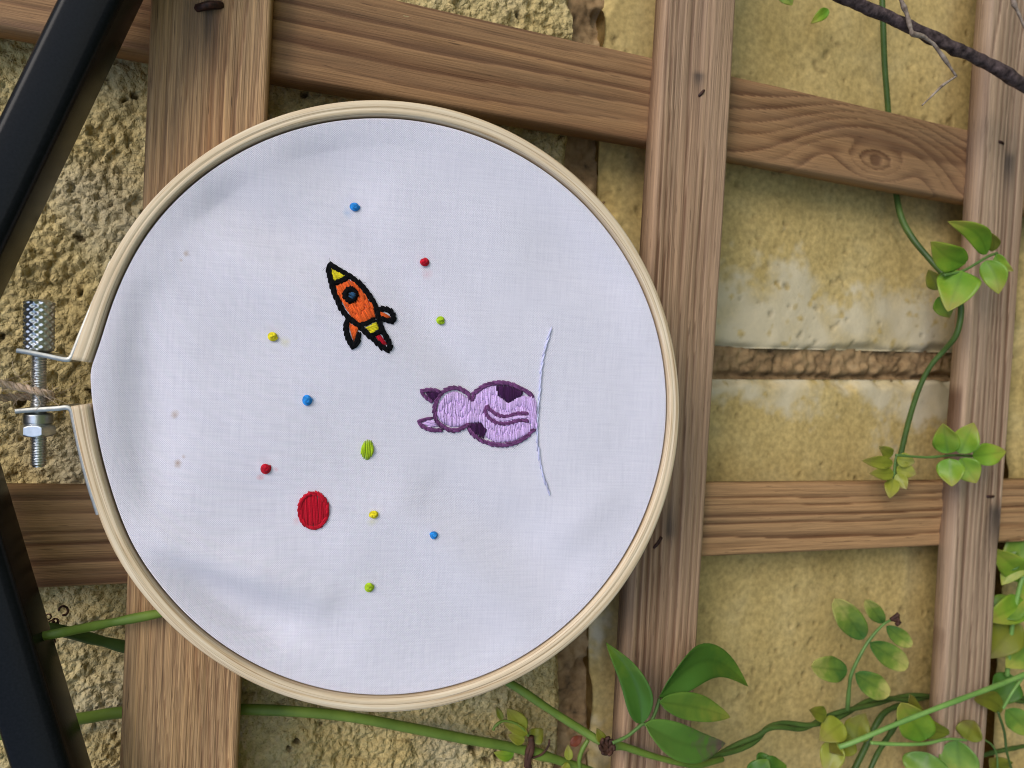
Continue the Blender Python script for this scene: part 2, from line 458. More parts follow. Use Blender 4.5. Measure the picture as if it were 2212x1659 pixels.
# ------------------------------------------------------------------ ground
def ground():  # ground sheet out of view, added for the light it bounces up
    m, nt, b = new_mat('short_grass_and_soil', 0.95, 0.1)
    v = coords(nt)
    c = ramp(nt, noise(nt, v, 3.0, 6, 0.65), [(0.3, srgb(62, 66, 36)), (0.55, srgb(84, 96, 48)), (0.75, srgb(110, 104, 70))])
    nt.links.new(c, b.inputs['Base Color'])
    bump(nt, b, noise(nt, v, 60, 4), 0.8, 0.02)
    n = 61
    x = np.linspace(-1, 1, n); x = np.sign(x) * np.abs(x) ** 2.5 * 200
    X, Y = np.meshgrid(x, x, indexing='ij')
    H = 0.02 * gnoise((n, n), 2, 5) - 0.03
    o = mesh_obj('ground', np.stack([X, Y, H], -1), grid_faces(n, n), m)
    tag(o, kind='structure')
ground()

# ------------------------------------------------------------------ wall of concrete blocks
D_LATH, T_LATH = 0.018, 0.007
D_BACK = D_LATH + T_LATH
D_WALL = D_BACK + T_LATH + 0.010
BH, BL, JT = 0.215, 0.440, 0.013
WROT = math.radians(2.4)                      # the trellis hangs slightly askew to the courses
def wall_xy(p, q):
    """block-course coords: p down, q along -> s, t"""
    c, s_ = math.cos(WROT), math.sin(WROT)
    return 0.0743 + p * c + q * s_, -0.0178 - p * s_ + q * c
def block_mesh(step, seed, rough, pale_fn=None):
    nh, nl = int(BH / step) + 1, int(BL / step) + 1
    p = np.linspace(0, BH, nh); q = np.linspace(0, BL, nl)
    Pm, Qm = np.meshgrid(p, q, indexing='ij')
    sc = 0.001 / step
    pit = np.zeros_like(Pm)
    if rough:
        w1, w2, val = worley(Pm + 0.0011 * gnoise(Pm.shape, 1.8 * sc, seed + 1), Qm + 0.0011 * gnoise(Pm.shape, 1.8 * sc, seed + 2), 0.0042, seed)
        h = 0.0010 * np.clip(1 - w1 * w1 * 1.4, -0.4, 1) * (0.35 + val)
        v1, v2, vv = worley(Pm + 0.0006 * gnoise(Pm.shape, 1.2 * sc, seed + 3), Qm + 0.0006 * gnoise(Pm.shape, 1.2 * sc, seed + 4), 0.0021, seed + 5)
        h += 0.0008 * np.clip(1 - v1 * v1 * 1.3, -0.4, 1) * (0.3 + vv)
        crev = np.clip(0.16 - (w2 - w1), 0, 1) / 0.16
        g = gnoise(Pm.shape, 1.5 * sc, seed + 6) + 0.6 * gnoise(Pm.shape, 0.8 * sc, seed + 7) + 0.5 * gnoise(Pm.shape, 6 * sc, seed + 13)
        pit = np.clip((g - 2.5) / 0.6, 0, 1)
        h -= 0.0022 * pit + 0.0009 * crev * np.clip(0.4 + 0.6 * gnoise(Pm.shape, 5 * sc, seed + 8), 0, 1)
        h += 0.0007 * gnoise(Pm.shape, 5 * sc, seed + 9) + 0.00028 * gnoise(Pm.shape, 0.6 * sc, seed + 10)
        pit = np.clip(pit * 1.1 + 0.35 * crev * (gnoise(Pm.shape, 4 * sc, seed + 12) > 0.3), 0, 1)
    else:
        g = gnoise(Pm.shape, 0.95 * sc, seed + 6)
        big = gnoise(Pm.shape, 12 * sc, seed + 7)
        pit = np.clip((g + 0.35 * big - 1.95) / 0.5, 0, 1)
        h = -0.0006 * pit + 0.00012 * gnoise(Pm.shape, 2.2 * sc, seed + 8) + 0.0004 * gnoise(Pm.shape, 9 * sc, seed + 9)
        pit *= 0.34
    # worn, rounded arrises
    e = np.minimum(np.minimum(Pm, BH - Pm), np.minimum(Qm, BL - Qm))
    e = e + 0.0012 * gnoise(Pm.shape, 3 * sc, seed + 11)
    h -= (0.006 if rough else 0.0035) * np.clip(1 - e / 0.004, 0, 1) ** 2
    pale = np.zeros_like(Pm) if pale_fn is None else pale_fn(Pm, Qm, sc)
    return Pm, Qm, h, pit, pale
def block_object(parent, col_p, col_q, data, mat, name='block', share=None):
    """front face grid + sides running back to the wall's depth"""
    s0, t0 = wall_xy(col_p, col_q)
    loc = Vector(W(s0, t0, D_WALL)) - world_off(parent)
    if share is None:
        Pm, Qm, h, pit, pale = data
        n, m_ = Pm.shape
        c, s_ = math.cos(WROT), math.sin(WROT)
        ds = Pm * c + Qm * s_; dt = -Pm * s_ + Qm * c
        front = np.stack([-dt, -h, -ds], -1).reshape(-1, 3)
        ring = np.r_[np.arange(m_), np.arange(1, n) * m_ + m_ - 1, (n - 1) * m_ + np.arange(m_ - 2, -1, -1), np.arange(n - 2, 0, -1) * m_]
        back = front[ring].copy(); back[:, 1] = 0.09
        V = np.vstack([front, back]); k = len(front); R = len(ring)
        F = grid_faces(n, m_)[:, ::-1]
        i = np.arange(R)
        side = np.stack([ring[i], ring[(i + 1) % R], k + (i + 1) % R, k + i], 1)
        z = np.zeros(R)
        o = mesh_obj(name, V + np.array(loc) + np.array(world_off(parent)), np.vstack([F, side]), mat, parent, True,
                     {'pit': np.r_[pit.ravel(), z], 'pale': np.r_[pale.ravel(), z]}, origin=W(s0, t0, D_WALL))
        return o
    o = bpy.data.objects.new(name, share); o.location = loc
    return link(o, parent)
wall = root('block_wall', W(0.0815, 0, D_WALL + 0.05) * 1.0, 'rough yellow painted concrete block wall behind the wooden trellis', 'wall')
wall.location = Vector((0, D_WALL + 0.05, 0))
def pale_edge(near_p, near_q, seed):
    def fn(P, Q, sc):
        n1 = gnoise(P.shape, 9 * sc, seed) * 0.006 + gnoise(P.shape, 2 * sc, seed + 1) * 0.0034 + gnoise(P.shape, 0.8 * sc, seed + 5) * 0.002
        a = np.zeros_like(P)
        for (dist, wd) in (near_p(P), near_q(Q)):
            if wd > 0: a = np.maximum(a, np.clip((wd + n1 - dist) / 0.013, 0, 1))
        a = a * np.clip(0.9 + 0.25 * gnoise(P.shape, 4 * sc, seed + 2) - 0.9 * np.clip(gnoise(P.shape, 1.1 * sc, seed + 3) - 1.3, 0, 1), 0, 1)
        return a
    return fn
pitch_p, pitch_q = BH + JT, BL + JT
# upper block seen behind the hoop, and the two lower ones on either side of the upright joint
vis = {}
up = block_mesh(0.00062, 21, True, lambda P, Q, sc: np.clip(gnoise(P.shape, 11 * sc, 77) * 0.5 - 0.2, 0, 1))
vis[(-1, 0)] = block_object(wall, -JT / 2 - BH, -BL / 2, up, MAT_ROUGH)
loR = block_mesh(0.0009, 31, False, pale_edge(lambda P: (P, 0.0), lambda Q: (BL - Q, 0.036), 81))      # ends at the upright joint
vis[(0, -1)] = block_object(wall, JT / 2, -JT / 2 - BL, loR, MAT_SMOOTH)
loL = block_mesh(0.0009, 41, False, pale_edge(lambda P: (P, 0.006), lambda Q: (Q, 0.020), 91))
vis[(0, 0)] = block_object(wall, JT / 2, JT / 2, loL, MAT_SMOOTH)
far_rough = block_object(wall, -JT / 2 - BH, -BL / 2 + pitch_q, block_mesh(0.0035, 51, True), MAT_ROUGH)
far_smooth = block_object(wall, JT / 2 + pitch_p, -BL / 2, block_mesh(0.0035, 61, False), MAT_SMOOTH)
for r in range(-4, 7):
    for c in range(-4, 4):
        odd = (r % 2 != 0)
        p0 = r * pitch_p + JT / 2
        q0 = (-BL / 2 + c * pitch_q) if odd else (JT / 2 + c * pitch_q)
        if r == -1 and c in (0, 1): continue
        if r == 0 and c in (-1, 0): continue
        if r == 1 and c == 0: continue
        if r >= 6 and p0 + BH > Z0: continue
        block_object(wall, p0, q0, None, None, share=(far_rough if r < 0 else far_smooth).data)
# mortar: a lumpy bed set back between the blocks
def mortar():
    P0, P1, Q0, Q1 = -4 * pitch_p, 6 * pitch_p, -4 * pitch_q, 3.5 * pitch_q
    bag = Bag()
    def patch(p0, p1, q0, q1, step, seed, deep, base=0.0046, groove=0.0):
        n, m_ = max(4, int((p1 - p0) / step)), max(4, int((q1 - q0) / step))
        P, Q = np.meshgrid(np.linspace(p0, p1, n), np.linspace(q0, q1, m_), indexing='ij')
        k = 0.001 / step
        g = gnoise(P.shape, 2.6 * k, seed)
        h = (0.0008 if deep > 0.003 else 0.0003) * gnoise(P.shape, 5 * k, seed + 1) - deep * np.clip((g - 0.8) / 0.8, 0, 1) + 0.0005 * gnoise(P.shape, 0.9 * k, seed + 2)
        h = h - groove * np.exp(-((Q - 0.0050 - 0.0006 * gnoise(P.shape, 6 * k, seed + 4)) / 0.0016) ** 2)
        s_, t_ = wall_xy(P, Q)
        V = np.stack([-t_, D_WALL + base - h, Z0 - s_], -1).reshape(-1, 3)
        bag.add(V, grid_faces(n, m_)[:, ::-1])
    patch(-0.011, 0.011, -0.26, 0.26, 0.0008, 3, 0.0035)
    patch(0.0115, 0.24, -0.0072, 0.0072, 0.0007, 9, 0.0006, 0.0034, 0.0035)
    o = bag.build('mortar', MAT_MORTAR, wall)
    V, F = box_mesh((0, D_WALL + 0.06, 0.0), (1.0, 1, 1))
    s0, t0 = wall_xy(np.array([P0, P0, P1, P1]), np.array([Q0, Q1, Q1, Q0]))
    fr = np.stack([-t0, np.full(4, D_WALL + 0.0135), Z0 - s0], -1); bk = fr.copy(); bk[:, 1] = D_WALL + 0.088
    mesh_obj('mortar', np.vstack([fr, bk]), np.array([[0, 1, 2, 3], [7, 6, 5, 4], [0, 4, 5, 1], [1, 5, 6, 2], [2, 6, 7, 3], [3, 7, 4, 0]]), MAT_MORTAR, wall, smooth=False)
mortar()

# ------------------------------------------------------------------ trellis
trellis = root('trellis', Vector((0, D_BACK, Z0 - 0.5)), 'weathered wooden square trellis with ridged laths fixed to the yellow wall', 'trellis')
def lath(key, along, c, w, l0, l1, d0, seed, fine=True, knots=(), stains=(), freq=1.0, relief=0.0003, warp=1.0, straight=1.0):
    """along 's' = upright lath, 't' = cross lath; c = centre across; knots, stains in (along, across) metres"""
    step_l, step_w = (0.0011, 0.00055) if fine else (0.006, 0.0018)
    nl = int((l1 - l0) / step_l) + 1; nw = int(w / step_w) + 1
    r = 0.0016
    y = np.linspace(-w / 2, w / 2, nw)
    L, Y = np.meshgrid(np.linspace(l0, l1, nl), y, indexing='ij')
    sc = 0.001 / step_l; sw = 0.001 / step_w
    phi = Y + 0.0016 * warp * gnoise(L.shape, (60 * sc, 8 * sw), seed) + 0.0003 * gnoise(L.shape, (14 * sc, 2.5 * sw), seed + 1) + L * 0.004 * (seed % 5 - 2)
    kn = np.zeros_like(L)
    for (lk, yk, size, el) in knots:
        rho = np.sqrt(((L - lk) / el) ** 2 + (Y - yk) ** 2)
        wgt = np.exp(-(rho / size) ** 2)
        phi = phi * (1 - wgt) + wgt * (rho * 1.9 + 0.004 + yk)
        kn = np.maximum(kn, np.clip((0.0028 - np.sqrt(((L - lk) / 1.4) ** 2 + (Y - yk) ** 2)) / 0.0012, 0, 1))
    rr = np.random.default_rng(seed + 2)
    x = np.linspace(-0.08, 0.08, 3200)
    f = np.zeros_like(x)
    k = 0.0
    pos = -0.08
    while pos < 0.08:                                   # growth rings: slow pale wood, then a sharp dark edge
        ww = (0.0022 + 0.0026 * rr.random()) / freq
        a = 0.45 + 0.55 * rr.random()
        q = (x - pos) / ww
        f = np.where((q >= 0) & (q < 1), a * np.clip(q, 0, 1) ** 2.2, f)
        pos += ww
    ker = np.exp(-np.linspace(-2, 2, 7) ** 2); f = np.convolve(f, ker / ker.sum(), 'same')
    g = np.interp(phi, x, f)
    g = np.clip(g + 0.10 * gnoise(L.shape, (26 * sc, 0.7 * sw), seed + 3) + 0.12 * gnoise(L.shape, (90 * sc, 5 * sw), seed + 4) + 0.9 * kn, 0, 1)
    st = np.zeros_like(L)
    for (ls, ys, ln, wd, dr) in stains:
        dl = (L - ls) * dr
        st = np.maximum(st, np.exp(-((Y - ys + 0.0012 * gnoise(L.shape, (20 * sc, 1.5 * sw), seed + 6)) / wd) ** 2) * np.where(dl > 0, np.exp(-(dl / ln) ** 2), np.exp(-(dl / (ln * 0.25)) ** 2)))
    hgt = relief * (g - 0.5) * -2 + 0.00022 * gnoise(L.shape, (30 * sc, 3 * sw), seed + 5)
    edge = w / 2 - np.abs(Y)
    drop = r - np.sqrt(np.clip(r * r - np.clip(r - edge, 0, r) ** 2, 0, None))
    dep = d0 + drop - hgt
    # profile: front grid + two side strips + back
    wob = 0.0004 * gnoise((nl, 2), (40 * sc, 0.01), seed + 7)
    cols_Y = np.concatenate([(-w / 2 + wob[:, :1]), Y, (w / 2 + wob[:, 1:])], 1)
    cols_D = np.concatenate([np.full((nl, 1), d0 + T_LATH), dep, np.full((nl, 1), d0 + T_LATH)], 1)
    G = np.concatenate([g[:, :1], g, g[:, -1:]], 1); S = np.concatenate([st[:, :1] * 0, st, st[:, :1] * 0], 1)
    Lc = np.concatenate([L[:, :1], L, L[:, -1:]], 1)
    if along == 't': Vv = np.stack([-Lc, cols_D, Z0 - (c + cols_Y)], -1)
    else: Vv = np.stack([-(c + cols_Y), cols_D, Z0 - Lc], -1)
    F = grid_faces(nl, nw + 2, wrap_m=True)
    if along == 't': F = F[:, ::-1]
    o = mesh_obj('lath', Vv.reshape(-1, 3), F, WOOD[key], trellis, True, {'grain': G.ravel(), 'stain': S.ravel()})
    me = o.data                                       # close the ends
    import bmesh
    bm = bmesh.new(); bm.from_mesh(me); bmesh.ops.holes_fill(bm, edges=[e for e in bm.edges if e.is_boundary], sides=0)
    bm.to_mesh(me); bm.free()
    return o
SA, SB = -0.1128, 0.0399        # upright laths (t)
H1, H2, H3 = -0.0578, 0.1015, 0.2578   # cross laths (s)
lath('h1', 't', H1, 0.0315, -0.43, 0.36, D_LATH, 3, freq=1.5, relief=0.00012, warp=1.4, stains=[(-0.110, -0.0015, 0.016, 0.0045, 1)])
lath('h2', 't', H2, 0.0294, -0.43, 0.36, D_LATH, 5, freq=1.25, relief=0.00028, warp=0.6, stains=[(-0.122, 0.0, 0.004, 0.003, 1), (0.042, -0.001, 0.012, 0.003, -1)])
lath('h3', 't', H3, 0.0284, -0.43, 0.36, D_LATH, 8, freq=1.0, relief=0.00028, warp=2.0, stains=[(-0.116, 0.003, 0.012, 0.003, 1), (0.038, 0.008, 0.016, 0.003, 1)])
lath('vA', 's', SA, 0.0309, -0.27, 0.62, D_BACK, 12, freq=0.8, relief=0.00022, warp=1.2, knots=[(0.1935, 0.0056, 0.0165, 2.1)])
lath('vB', 's', SB, 0.0285, -0.27, 0.62, D_BACK, 14, freq=0.75, relief=0.00030, warp=0.8)
for i, s_ in enumerate((H1 - 0.155, H3 + 0.155, H3 + 0.31)):
    lath('h2', 't', s_, 0.034, -0.43, 0.36, D_LATH, 20 + i, fine=False)
for i, t_ in enumerate((SA - 0.158, SA - 0.29, SB + 0.158, SB + 0.29)):
    lath('vB', 's', t_, 0.034, -0.27, 0.62, D_BACK, 30 + i, fine=False)
def staple(u, v, ln, ang, rad=0.0006, proud=0.0004):
    p = at([(u, v)], D_LATH)[0]
    dx = np.array([math.cos(ang), math.sin(ang)]) * ln / 2
    P = [W(p[0] + k * dx[0], p[1] + k * dx[1], D_LATH - proud * (1 - abs(k)) - 0.0002 + (0.002 if abs(k) > 1 else 0)) for k in (-1.02, -1, -0.5, 0, 0.5, 1, 1.02)]
    V, F = tube(np.array([p[:] for p in P]), rad, 6)
    return mesh_obj('staple', V, F, MAT_RUST, trellis)
staple(452, 15, 0.0062, -0.35, 0.0011, 0.0010)
staple(1515, 201, 0.0030, -0.9)
staple(1420, 1172, 0.0042, -0.9)
staple(2160, 308, 0.0034, 0.1)
staple(2138, 1072, 0.0040, 0.0)

# ------------------------------------------------------------------ embroidery hoop
OUT = [(150, 776), (185, 680), (233, 563), (313, 450), (377, 380), (500, 285), (593, 245), (737, 218), (820, 215), (937, 227), (1070, 267), (1237, 367),
       (1385, 550), (1437, 663), (1467, 820), (1469, 903), (1454, 1020), (1432, 1106), (1390, 1199), (1304, 1326), (1215, 1413), (1110, 1476), (910, 1534), (804, 1543),
       (737, 1536), (600, 1503), (520, 1469), (333, 1321), (260, 1229), (207, 1106), (166, 965), (150, 878)]
INN = [(192, 783), (213, 726), (230, 660), (280, 553), (333, 470), (400, 395), (533, 310), (633, 272), (737, 249), (854, 246), (1004, 277), (1137, 337), (1237, 407),
       (1362, 550), (1420, 686), (1445, 820), (1446, 890), (1430, 1003), (1407, 1106), (1354, 1209), (1270, 1313), (1170, 1403), (1070, 1459), (904, 1509), (804, 1513),
       (737, 1504), (633, 1476), (500, 1413), (383, 1329), (300, 1229), (247, 1106), (210, 986), (197, 913), (190, 873)]
GAP = [(189, 850), (187, 825), (183, 797)]
NRING = 420
def lowpass(P, k, closed):
    for _ in range(k):
        if closed: P = 0.25 * np.roll(P, 1, 0) + 0.5 * P + 0.25 * np.roll(P, -1, 0)
        else: P[1:-1] = 0.25 * P[:-2] + 0.5 * P[1:-1] + 0.25 * P[2:]
    return P
hoop = root('embroidery_hoop', Vector(HW(-0.0, 0, -0.009).tolist()), 'round pale bamboo embroidery hoop with metal tightening screw, hung on the trellis', 'hoop')
def true_round(P):
    """even out the hand-measured outline to a clean near-circle, keeping the flare at the gap"""
    th = np.arctan2(P[:, 1], P[:, 0]); r = np.hypot(P[:, 0], P[:, 1])
    gapd = np.abs(np.abs(th) - np.pi)
    m_ = gapd > 0.30
    B = np.stack([np.ones_like(th)] + [f(k * th) for k in (1, 2, 3) for f in (np.cos, np.sin)], 1)
    co = np.linalg.lstsq(B[m_], r[m_], rcond=None)[0]
    w_ = np.clip((gapd - 0.28) / 0.35, 0, 1); w_ = w_ * w_ * (3 - 2 * w_)
    r2 = r * (1 - w_) + (B @ co) * w_
    return lowpass(np.c_[r2 * np.cos(th), r2 * np.sin(th)], 30, False)
out_ab = true_round(smooth_path(hoop_ab(OUT), NRING))
inn_ab = true_round(smooth_path(hoop_ab(INN), NRING))
DEPTH = 0.0092
prof = [(0.0, -DEPTH), (0.0, -0.0008), (0.05, -0.0002), (0.13, 0.0001), (0.35, 0.0002), (0.38, 0.0001), (0.41, 0.0002), (0.60, 0.0002), (0.84, 0.0001), (0.94, -0.0003), (1.0, -0.0011), (1.0, -DEPTH + 0.0006), (0.9, -DEPTH)]
def ring_mesh(name, A, B, prof, mat, parent, nz=0.0):
    k = len(prof)
    V = []; UV = []
    arc = np.r_[0, np.cumsum(np.linalg.norm(np.diff(B, axis=0), axis=1))]
    acc = 0.0
    for j, (x, n) in enumerate(prof):
        pa = A + (B - A) * x
        V.append(HW(pa[:, 0], pa[:, 1], n + nz))
        acc += 0.0 if j == 0 else math.hypot((x - prof[j - 1][0]) * 0.004, n - prof[j - 1][1])
        UV.append(np.c_[arc, np.full(len(arc), acc)])
    V = np.stack(V, 1); UV = np.stack(UV, 1)
    o = mesh_obj(name, V.reshape(-1, 3), grid_faces(len(A), k, wrap_m=True), mat, parent, True, uv=UV.reshape(-1, 2))
    import bmesh
    bm = bmesh.new(); bm.from_mesh(o.data)
    bmesh.ops.holes_fill(bm, edges=[e for e in bm.edges if e.is_boundary], sides=0)
    for f in bm.faces:
        if len(f.verts) > 4: f.smooth = False
    bmesh.ops.recalc_face_normals(bm, faces=bm.faces)
    bm.to_mesh(o.data); bm.free()
    return o
outer_ring = ring_mesh('outer_ring', inn_ab, out_ab, prof, MAT_RING, hoop)
# cloth outline: inside the outer ring, bulging into its gap
edge_ab = smooth_path(np.vstack([inn_ab[::6], inn_ab[-1:], hoop_ab(GAP), inn_ab[:1]]), 481)[:-1]
edge_ab = lowpass(edge_ab, 12, True)
ctr = np.array([0.0, 0.0])
rad_ = np.linalg.norm(edge_ab, axis=1)[:, None]
in_rim = edge_ab * (1 - 0.0010 / rad_); in_rim2 = edge_ab * (1 - 0.0052 / rad_)
def closed_ring(name, A, B, prof, mat, parent):
    k = len(prof)
    V = np.stack([HW((A + (B - A) * x)[:, 0], (A + (B - A) * x)[:, 1], n) for x, n in prof], 1)
    arc = np.r_[0, np.cumsum(np.linalg.norm(np.diff(B, axis=0), axis=1))]
    UV = np.stack([np.c_[arc, np.full(len(arc), j * 0.002)] for j in range(k)], 1)
    return mesh_obj(name, V.reshape(-1, 3), grid_faces(len(A), k, wrap_n=True, wrap_m=True), mat, parent, True, uv=UV.reshape(-1, 2))
closed_ring('inner_ring', in_rim2, in_rim, [(0, -0.0090), (0, -0.0045), (0.3, -0.0036), (0.7, -0.0036), (1, -0.0042), (1, -0.0090)], MAT_RING, hoop)
# brackets, screw and nut
DN = -0.0046
def strip(name, ab, n0, n1, th, parent, mat):
    """a metal strip standing across the hoop's depth along a path in the hoop's plane"""
    P = np.asarray(ab, float); T = np.gradient(P, axis=0); T /= np.linalg.norm(T, axis=1)[:, None]
    N = np.c_[-T[:, 1], T[:, 0]]
    A, B = P - N * th / 2, P + N * th / 2
    pr = [(A, n0), (A, n1 - 0.0002), (A + (B - A) * 0.3, n1), (A + (B - A) * 0.7, n1), (B, n1 - 0.0002), (B, n0)]
    V = np.stack([HW(q[:, 0], q[:, 1], n) for q, n in pr], 1)
    F = grid_faces(len(P), 6, wrap_m=True)
    o = mesh_obj(name, V.reshape(-1, 3), F, mat, parent, True)
    import bmesh
    bm = bmesh.new(); bm.from_mesh(o.data)
    bmesh.ops.holes_fill(bm, edges=[e for e in bm.edges if e.is_boundary], sides=0)
    bmesh.ops.recalc_face_normals(bm, faces=bm.faces)
    for e in bm.edges:
        if len(e.link_faces) == 2 and e.calc_face_angle(0) > 0.6: e.smooth = False
    bm.to_mesh(o.data); bm.free()
    return o
def bracket(px, rivets):
    ab = smooth_path(hoop_ab(px), 90)
    b = strip('bracket', ab, -0.0092, -0.0002, 0.0012, hoop, MAT_TIN)
    for (u, v, du, dv) in rivets:
        c = hoop_ab([(u, v)])[0]; e = hoop_ab([(u + du, v + dv)])[0] - c; e /= np.linalg.norm(e)
        tg = np.array([-e[1], e[0]])
        rr, th = np.meshgrid(np.linspace(0, 1, 7), np.linspace(0, 2 * np.pi, 16, endpoint=False), indexing='ij')
        hh = 0.0009 * np.sqrt(1 - np.clip(rr * 0.98, 0, 1) ** 2)
        R0 = 0.0019
        a = c[0] + e[0] * hh + tg[0] * R0 * rr * np.cos(th); bb = c[1] + e[1] * hh + tg[1] * R0 * rr * np.cos(th)
        mesh_obj('rivet', HW(a, bb, DN + R0 * rr * np.sin(th)).reshape(-1, 3), grid_faces(7, 16, wrap_m=True), MAT_BRASS, b)
bracket([(34, 757), (60, 761), (100, 769), (141, 777), (152, 772), (159, 757), (190, 681), (240, 566)], [(172, 705, -30, -12), (217, 600, -30, -12)])
bracket([(31, 889), (70, 886), (120, 883), (143, 881), (153, 888), (157, 905), (172, 975), (190, 1045), (211, 1112)], [(163, 950, -30, 6), (190, 1060, -30, 8)])
def lathe(name, p0, p1, n, prof_fn, mat, parent, seg=40, rows=60, caps=True):
    """surface round the axis p0->p1 (photo points on the screw's own plane); prof_fn(x, theta) -> radius, x in metres along"""
    c = hoop_ab([p0, p1], n); L = np.linalg.norm(c[1] - c[0]); e = (c[1] - c[0]) / L; q = np.array([-e[1], e[0]])
    x, th = np.meshgrid(np.linspace(0, L, rows), np.linspace(0, 2 * np.pi, seg, endpoint=False), indexing='ij')
    r = prof_fn(x, th, L)
    a = c[0][0] + e[0] * x + q[0] * r * np.cos(th); b = c[0][1] + e[1] * x + q[1] * r * np.cos(th)
    V = HW(a, b, n + r * np.sin(th)).reshape(-1, 3)
    F = grid_faces(rows, seg, wrap_m=True)
    o = mesh_obj(name, V, F, mat, parent, True)
    import bmesh
    bm = bmesh.new(); bm.from_mesh(o.data)
    bmesh.ops.holes_fill(bm, edges=[ed for ed in bm.edges if ed.is_boundary], sides=0)
    bmesh.ops.recalc_face_normals(bm, faces=bm.faces)
    for ed in bm.edges:
        if len(ed.link_faces) == 2 and ed.calc_face_angle(0) > 0.75: ed.smooth = False
    bm.to_mesh(o.data); bm.free()
    return o
SCR = DN
tri = lambda x: np.abs((x % 1.0) * 2 - 1)
screw = lathe('screw', (84, 762), (83, 1008), SCR, lambda x, th, L: np.where((x < 0.0002) | (x > L - 0.0004), 0.0014, 0.0018 + 0.00028 * (tri(x / 0.0007 + th / (2 * np.pi)) - 0.5)), MAT_ZINC, hoop, 32, 330)
def knurl(x, th, L):
    a = tri(x / 0.0019 + 10 * th / (2 * np.pi)); b = tri(x / 0.0019 - 10 * th / (2 * np.pi))
    e = np.minimum(x, L - x)
    return 0.0037 - 0.00026 * (1 - np.minimum(a, 1)) ** 1.0 * 1.0 - 0.00026 * (1 - b) - 0.0016 * np.clip(1 - e / 0.0009, 0, 1) ** 2
lathe('knurled_head', (85, 647), (84, 762), SCR, knurl, MAT_ZINC, screw, 144, 150)
def hexr(x, th, L):
    hexa = 0.0036 / np.cos((th % (np.pi / 3)) - np.pi / 6)
    e = np.minimum(x, L - x)
    return np.minimum(hexa, 0.00415 - 0.0008 * np.clip(1 - e / 0.0007, 0, 1) ** 1.5)
nut = lathe('nut', (82, 916), (82, 942), SCR, hexr, MAT_ZINC, hoop, 72, 24)
lathe('collar', (82, 892), (82, 916), SCR, lambda x, th, L: 0.0035 - 0.0005 * np.clip(1 - np.minimum(x, L - x) / 0.0005, 0, 1) ** 2, MAT_ZINC, nut, 40, 20)

# ------------------------------------------------------------------ cloth
cloth = root('embroidered_cloth', Vector(HW(0, 0, -0.004).tolist()), 'white cotton cloth stretched in the hoop, embroidered with rocket, cat and stars', 'cloth')
FOLDS = [  # (from, to, half width px, height mm) soft creases in the slack cloth
 ((300, 1165), (690, 1300), 40, 1.1), ((350, 1245), (600, 1375), 52, -1.6), ((560, 1290), (760, 1380), 75, -0.6), ((470, 430), (760, 560), 60, -0.8), ((520, 560), (930, 830), 60, 0.9),
 ((760, 480), (1040, 850), 50, -0.5), ((900, 640), (1130, 800), 60, 0.4), ((950, 1060), (1230, 1230), 60, -0.8), ((640, 320), (800, 430), 60, -0.5), ((860, 1100), (1130, 1330), 55, 0.6),
 ((300, 640), (330, 1060), 50, -0.8), ((260, 540), (520, 400), 45, -0.3), ((1180, 520), (1350, 640), 60, -0.4), ((430, 760), (640, 1000), 80, 0.4), ((1200, 1180), (1330, 1060), 50, 0.4), ((540, 1060), (700, 1180), 50, -0.4)]
_f = [(hoop_ab([a])[0], hoop_ab([b])[0], wd * 0.000132, h * 0.0021) for a, b, wd, h in FOLDS]
_gn = gnoise((160, 160), 11, 404); _gn2 = gnoise((160, 160), 5, 405)
eth = np.arctan2(edge_ab[:, 1], edge_ab[:, 0]); o_ = np.argsort(eth); eth_s, er_s = eth[o_], np.linalg.norm(edge_ab, axis=1)[o_]
def edge_r(th):
    return np.interp(th, np.r_[eth_s - 2 * np.pi, eth_s, eth_s + 2 * np.pi], np.r_[er_s, er_s, er_s])
def bil(G, x, y):
    x = np.clip(x, 0, G.shape[0] - 1.001); y = np.clip(y, 0, G.shape[1] - 1.001)
    i, j = x.astype(int), y.astype(int); u, v = x - i, y - j
    return G[i, j] * (1 - u) * (1 - v) + G[i + 1, j] * u * (1 - v) + G[i, j + 1] * (1 - u) * v + G[i + 1, j + 1] * u * v
def cloth_h(a, b):
    a = np.asarray(a, float); b = np.asarray(b, float)
    r = np.hypot(a, b); R = edge_r(np.arctan2(b, a)); e = R - r
    h = np.zeros_like(r)
    for p, q, wd, ht in _f:
        d = q - p; L2 = d @ d
        u = ((a - p[0]) * d[0] + (b - p[1]) * d[1]) / L2
        uc = np.clip(u, 0, 1)
        dist2 = (a - p[0] - uc * d[0]) ** 2 + (b - p[1] - uc * d[1]) ** 2
        h = h + ht * np.exp(-dist2 / wd ** 2) * (0.35 + 0.65 * np.sin(np.pi * np.clip(0.1 + 0.8 * u, 0, 1)))
    h = h + 0.00030 * bil(_gn, (a + 0.1) * 780, (b + 0.1) * 780) + 0.00010 * bil(_gn2, (a + 0.1) * 780, (b + 0.1) * 780)
    h = h * np.clip(e / 0.008, 0, 1)
    h = h - 0.0016 * (1 - np.exp(-(np.clip(e, 0, None) / 0.0085) ** 2)) * (0.75 - 0.25 * a / 0.09)
    h = h - 0.0030 * np.clip(1 - e / 0.0010, 0, 1) ** 2
    return h - 0.0009
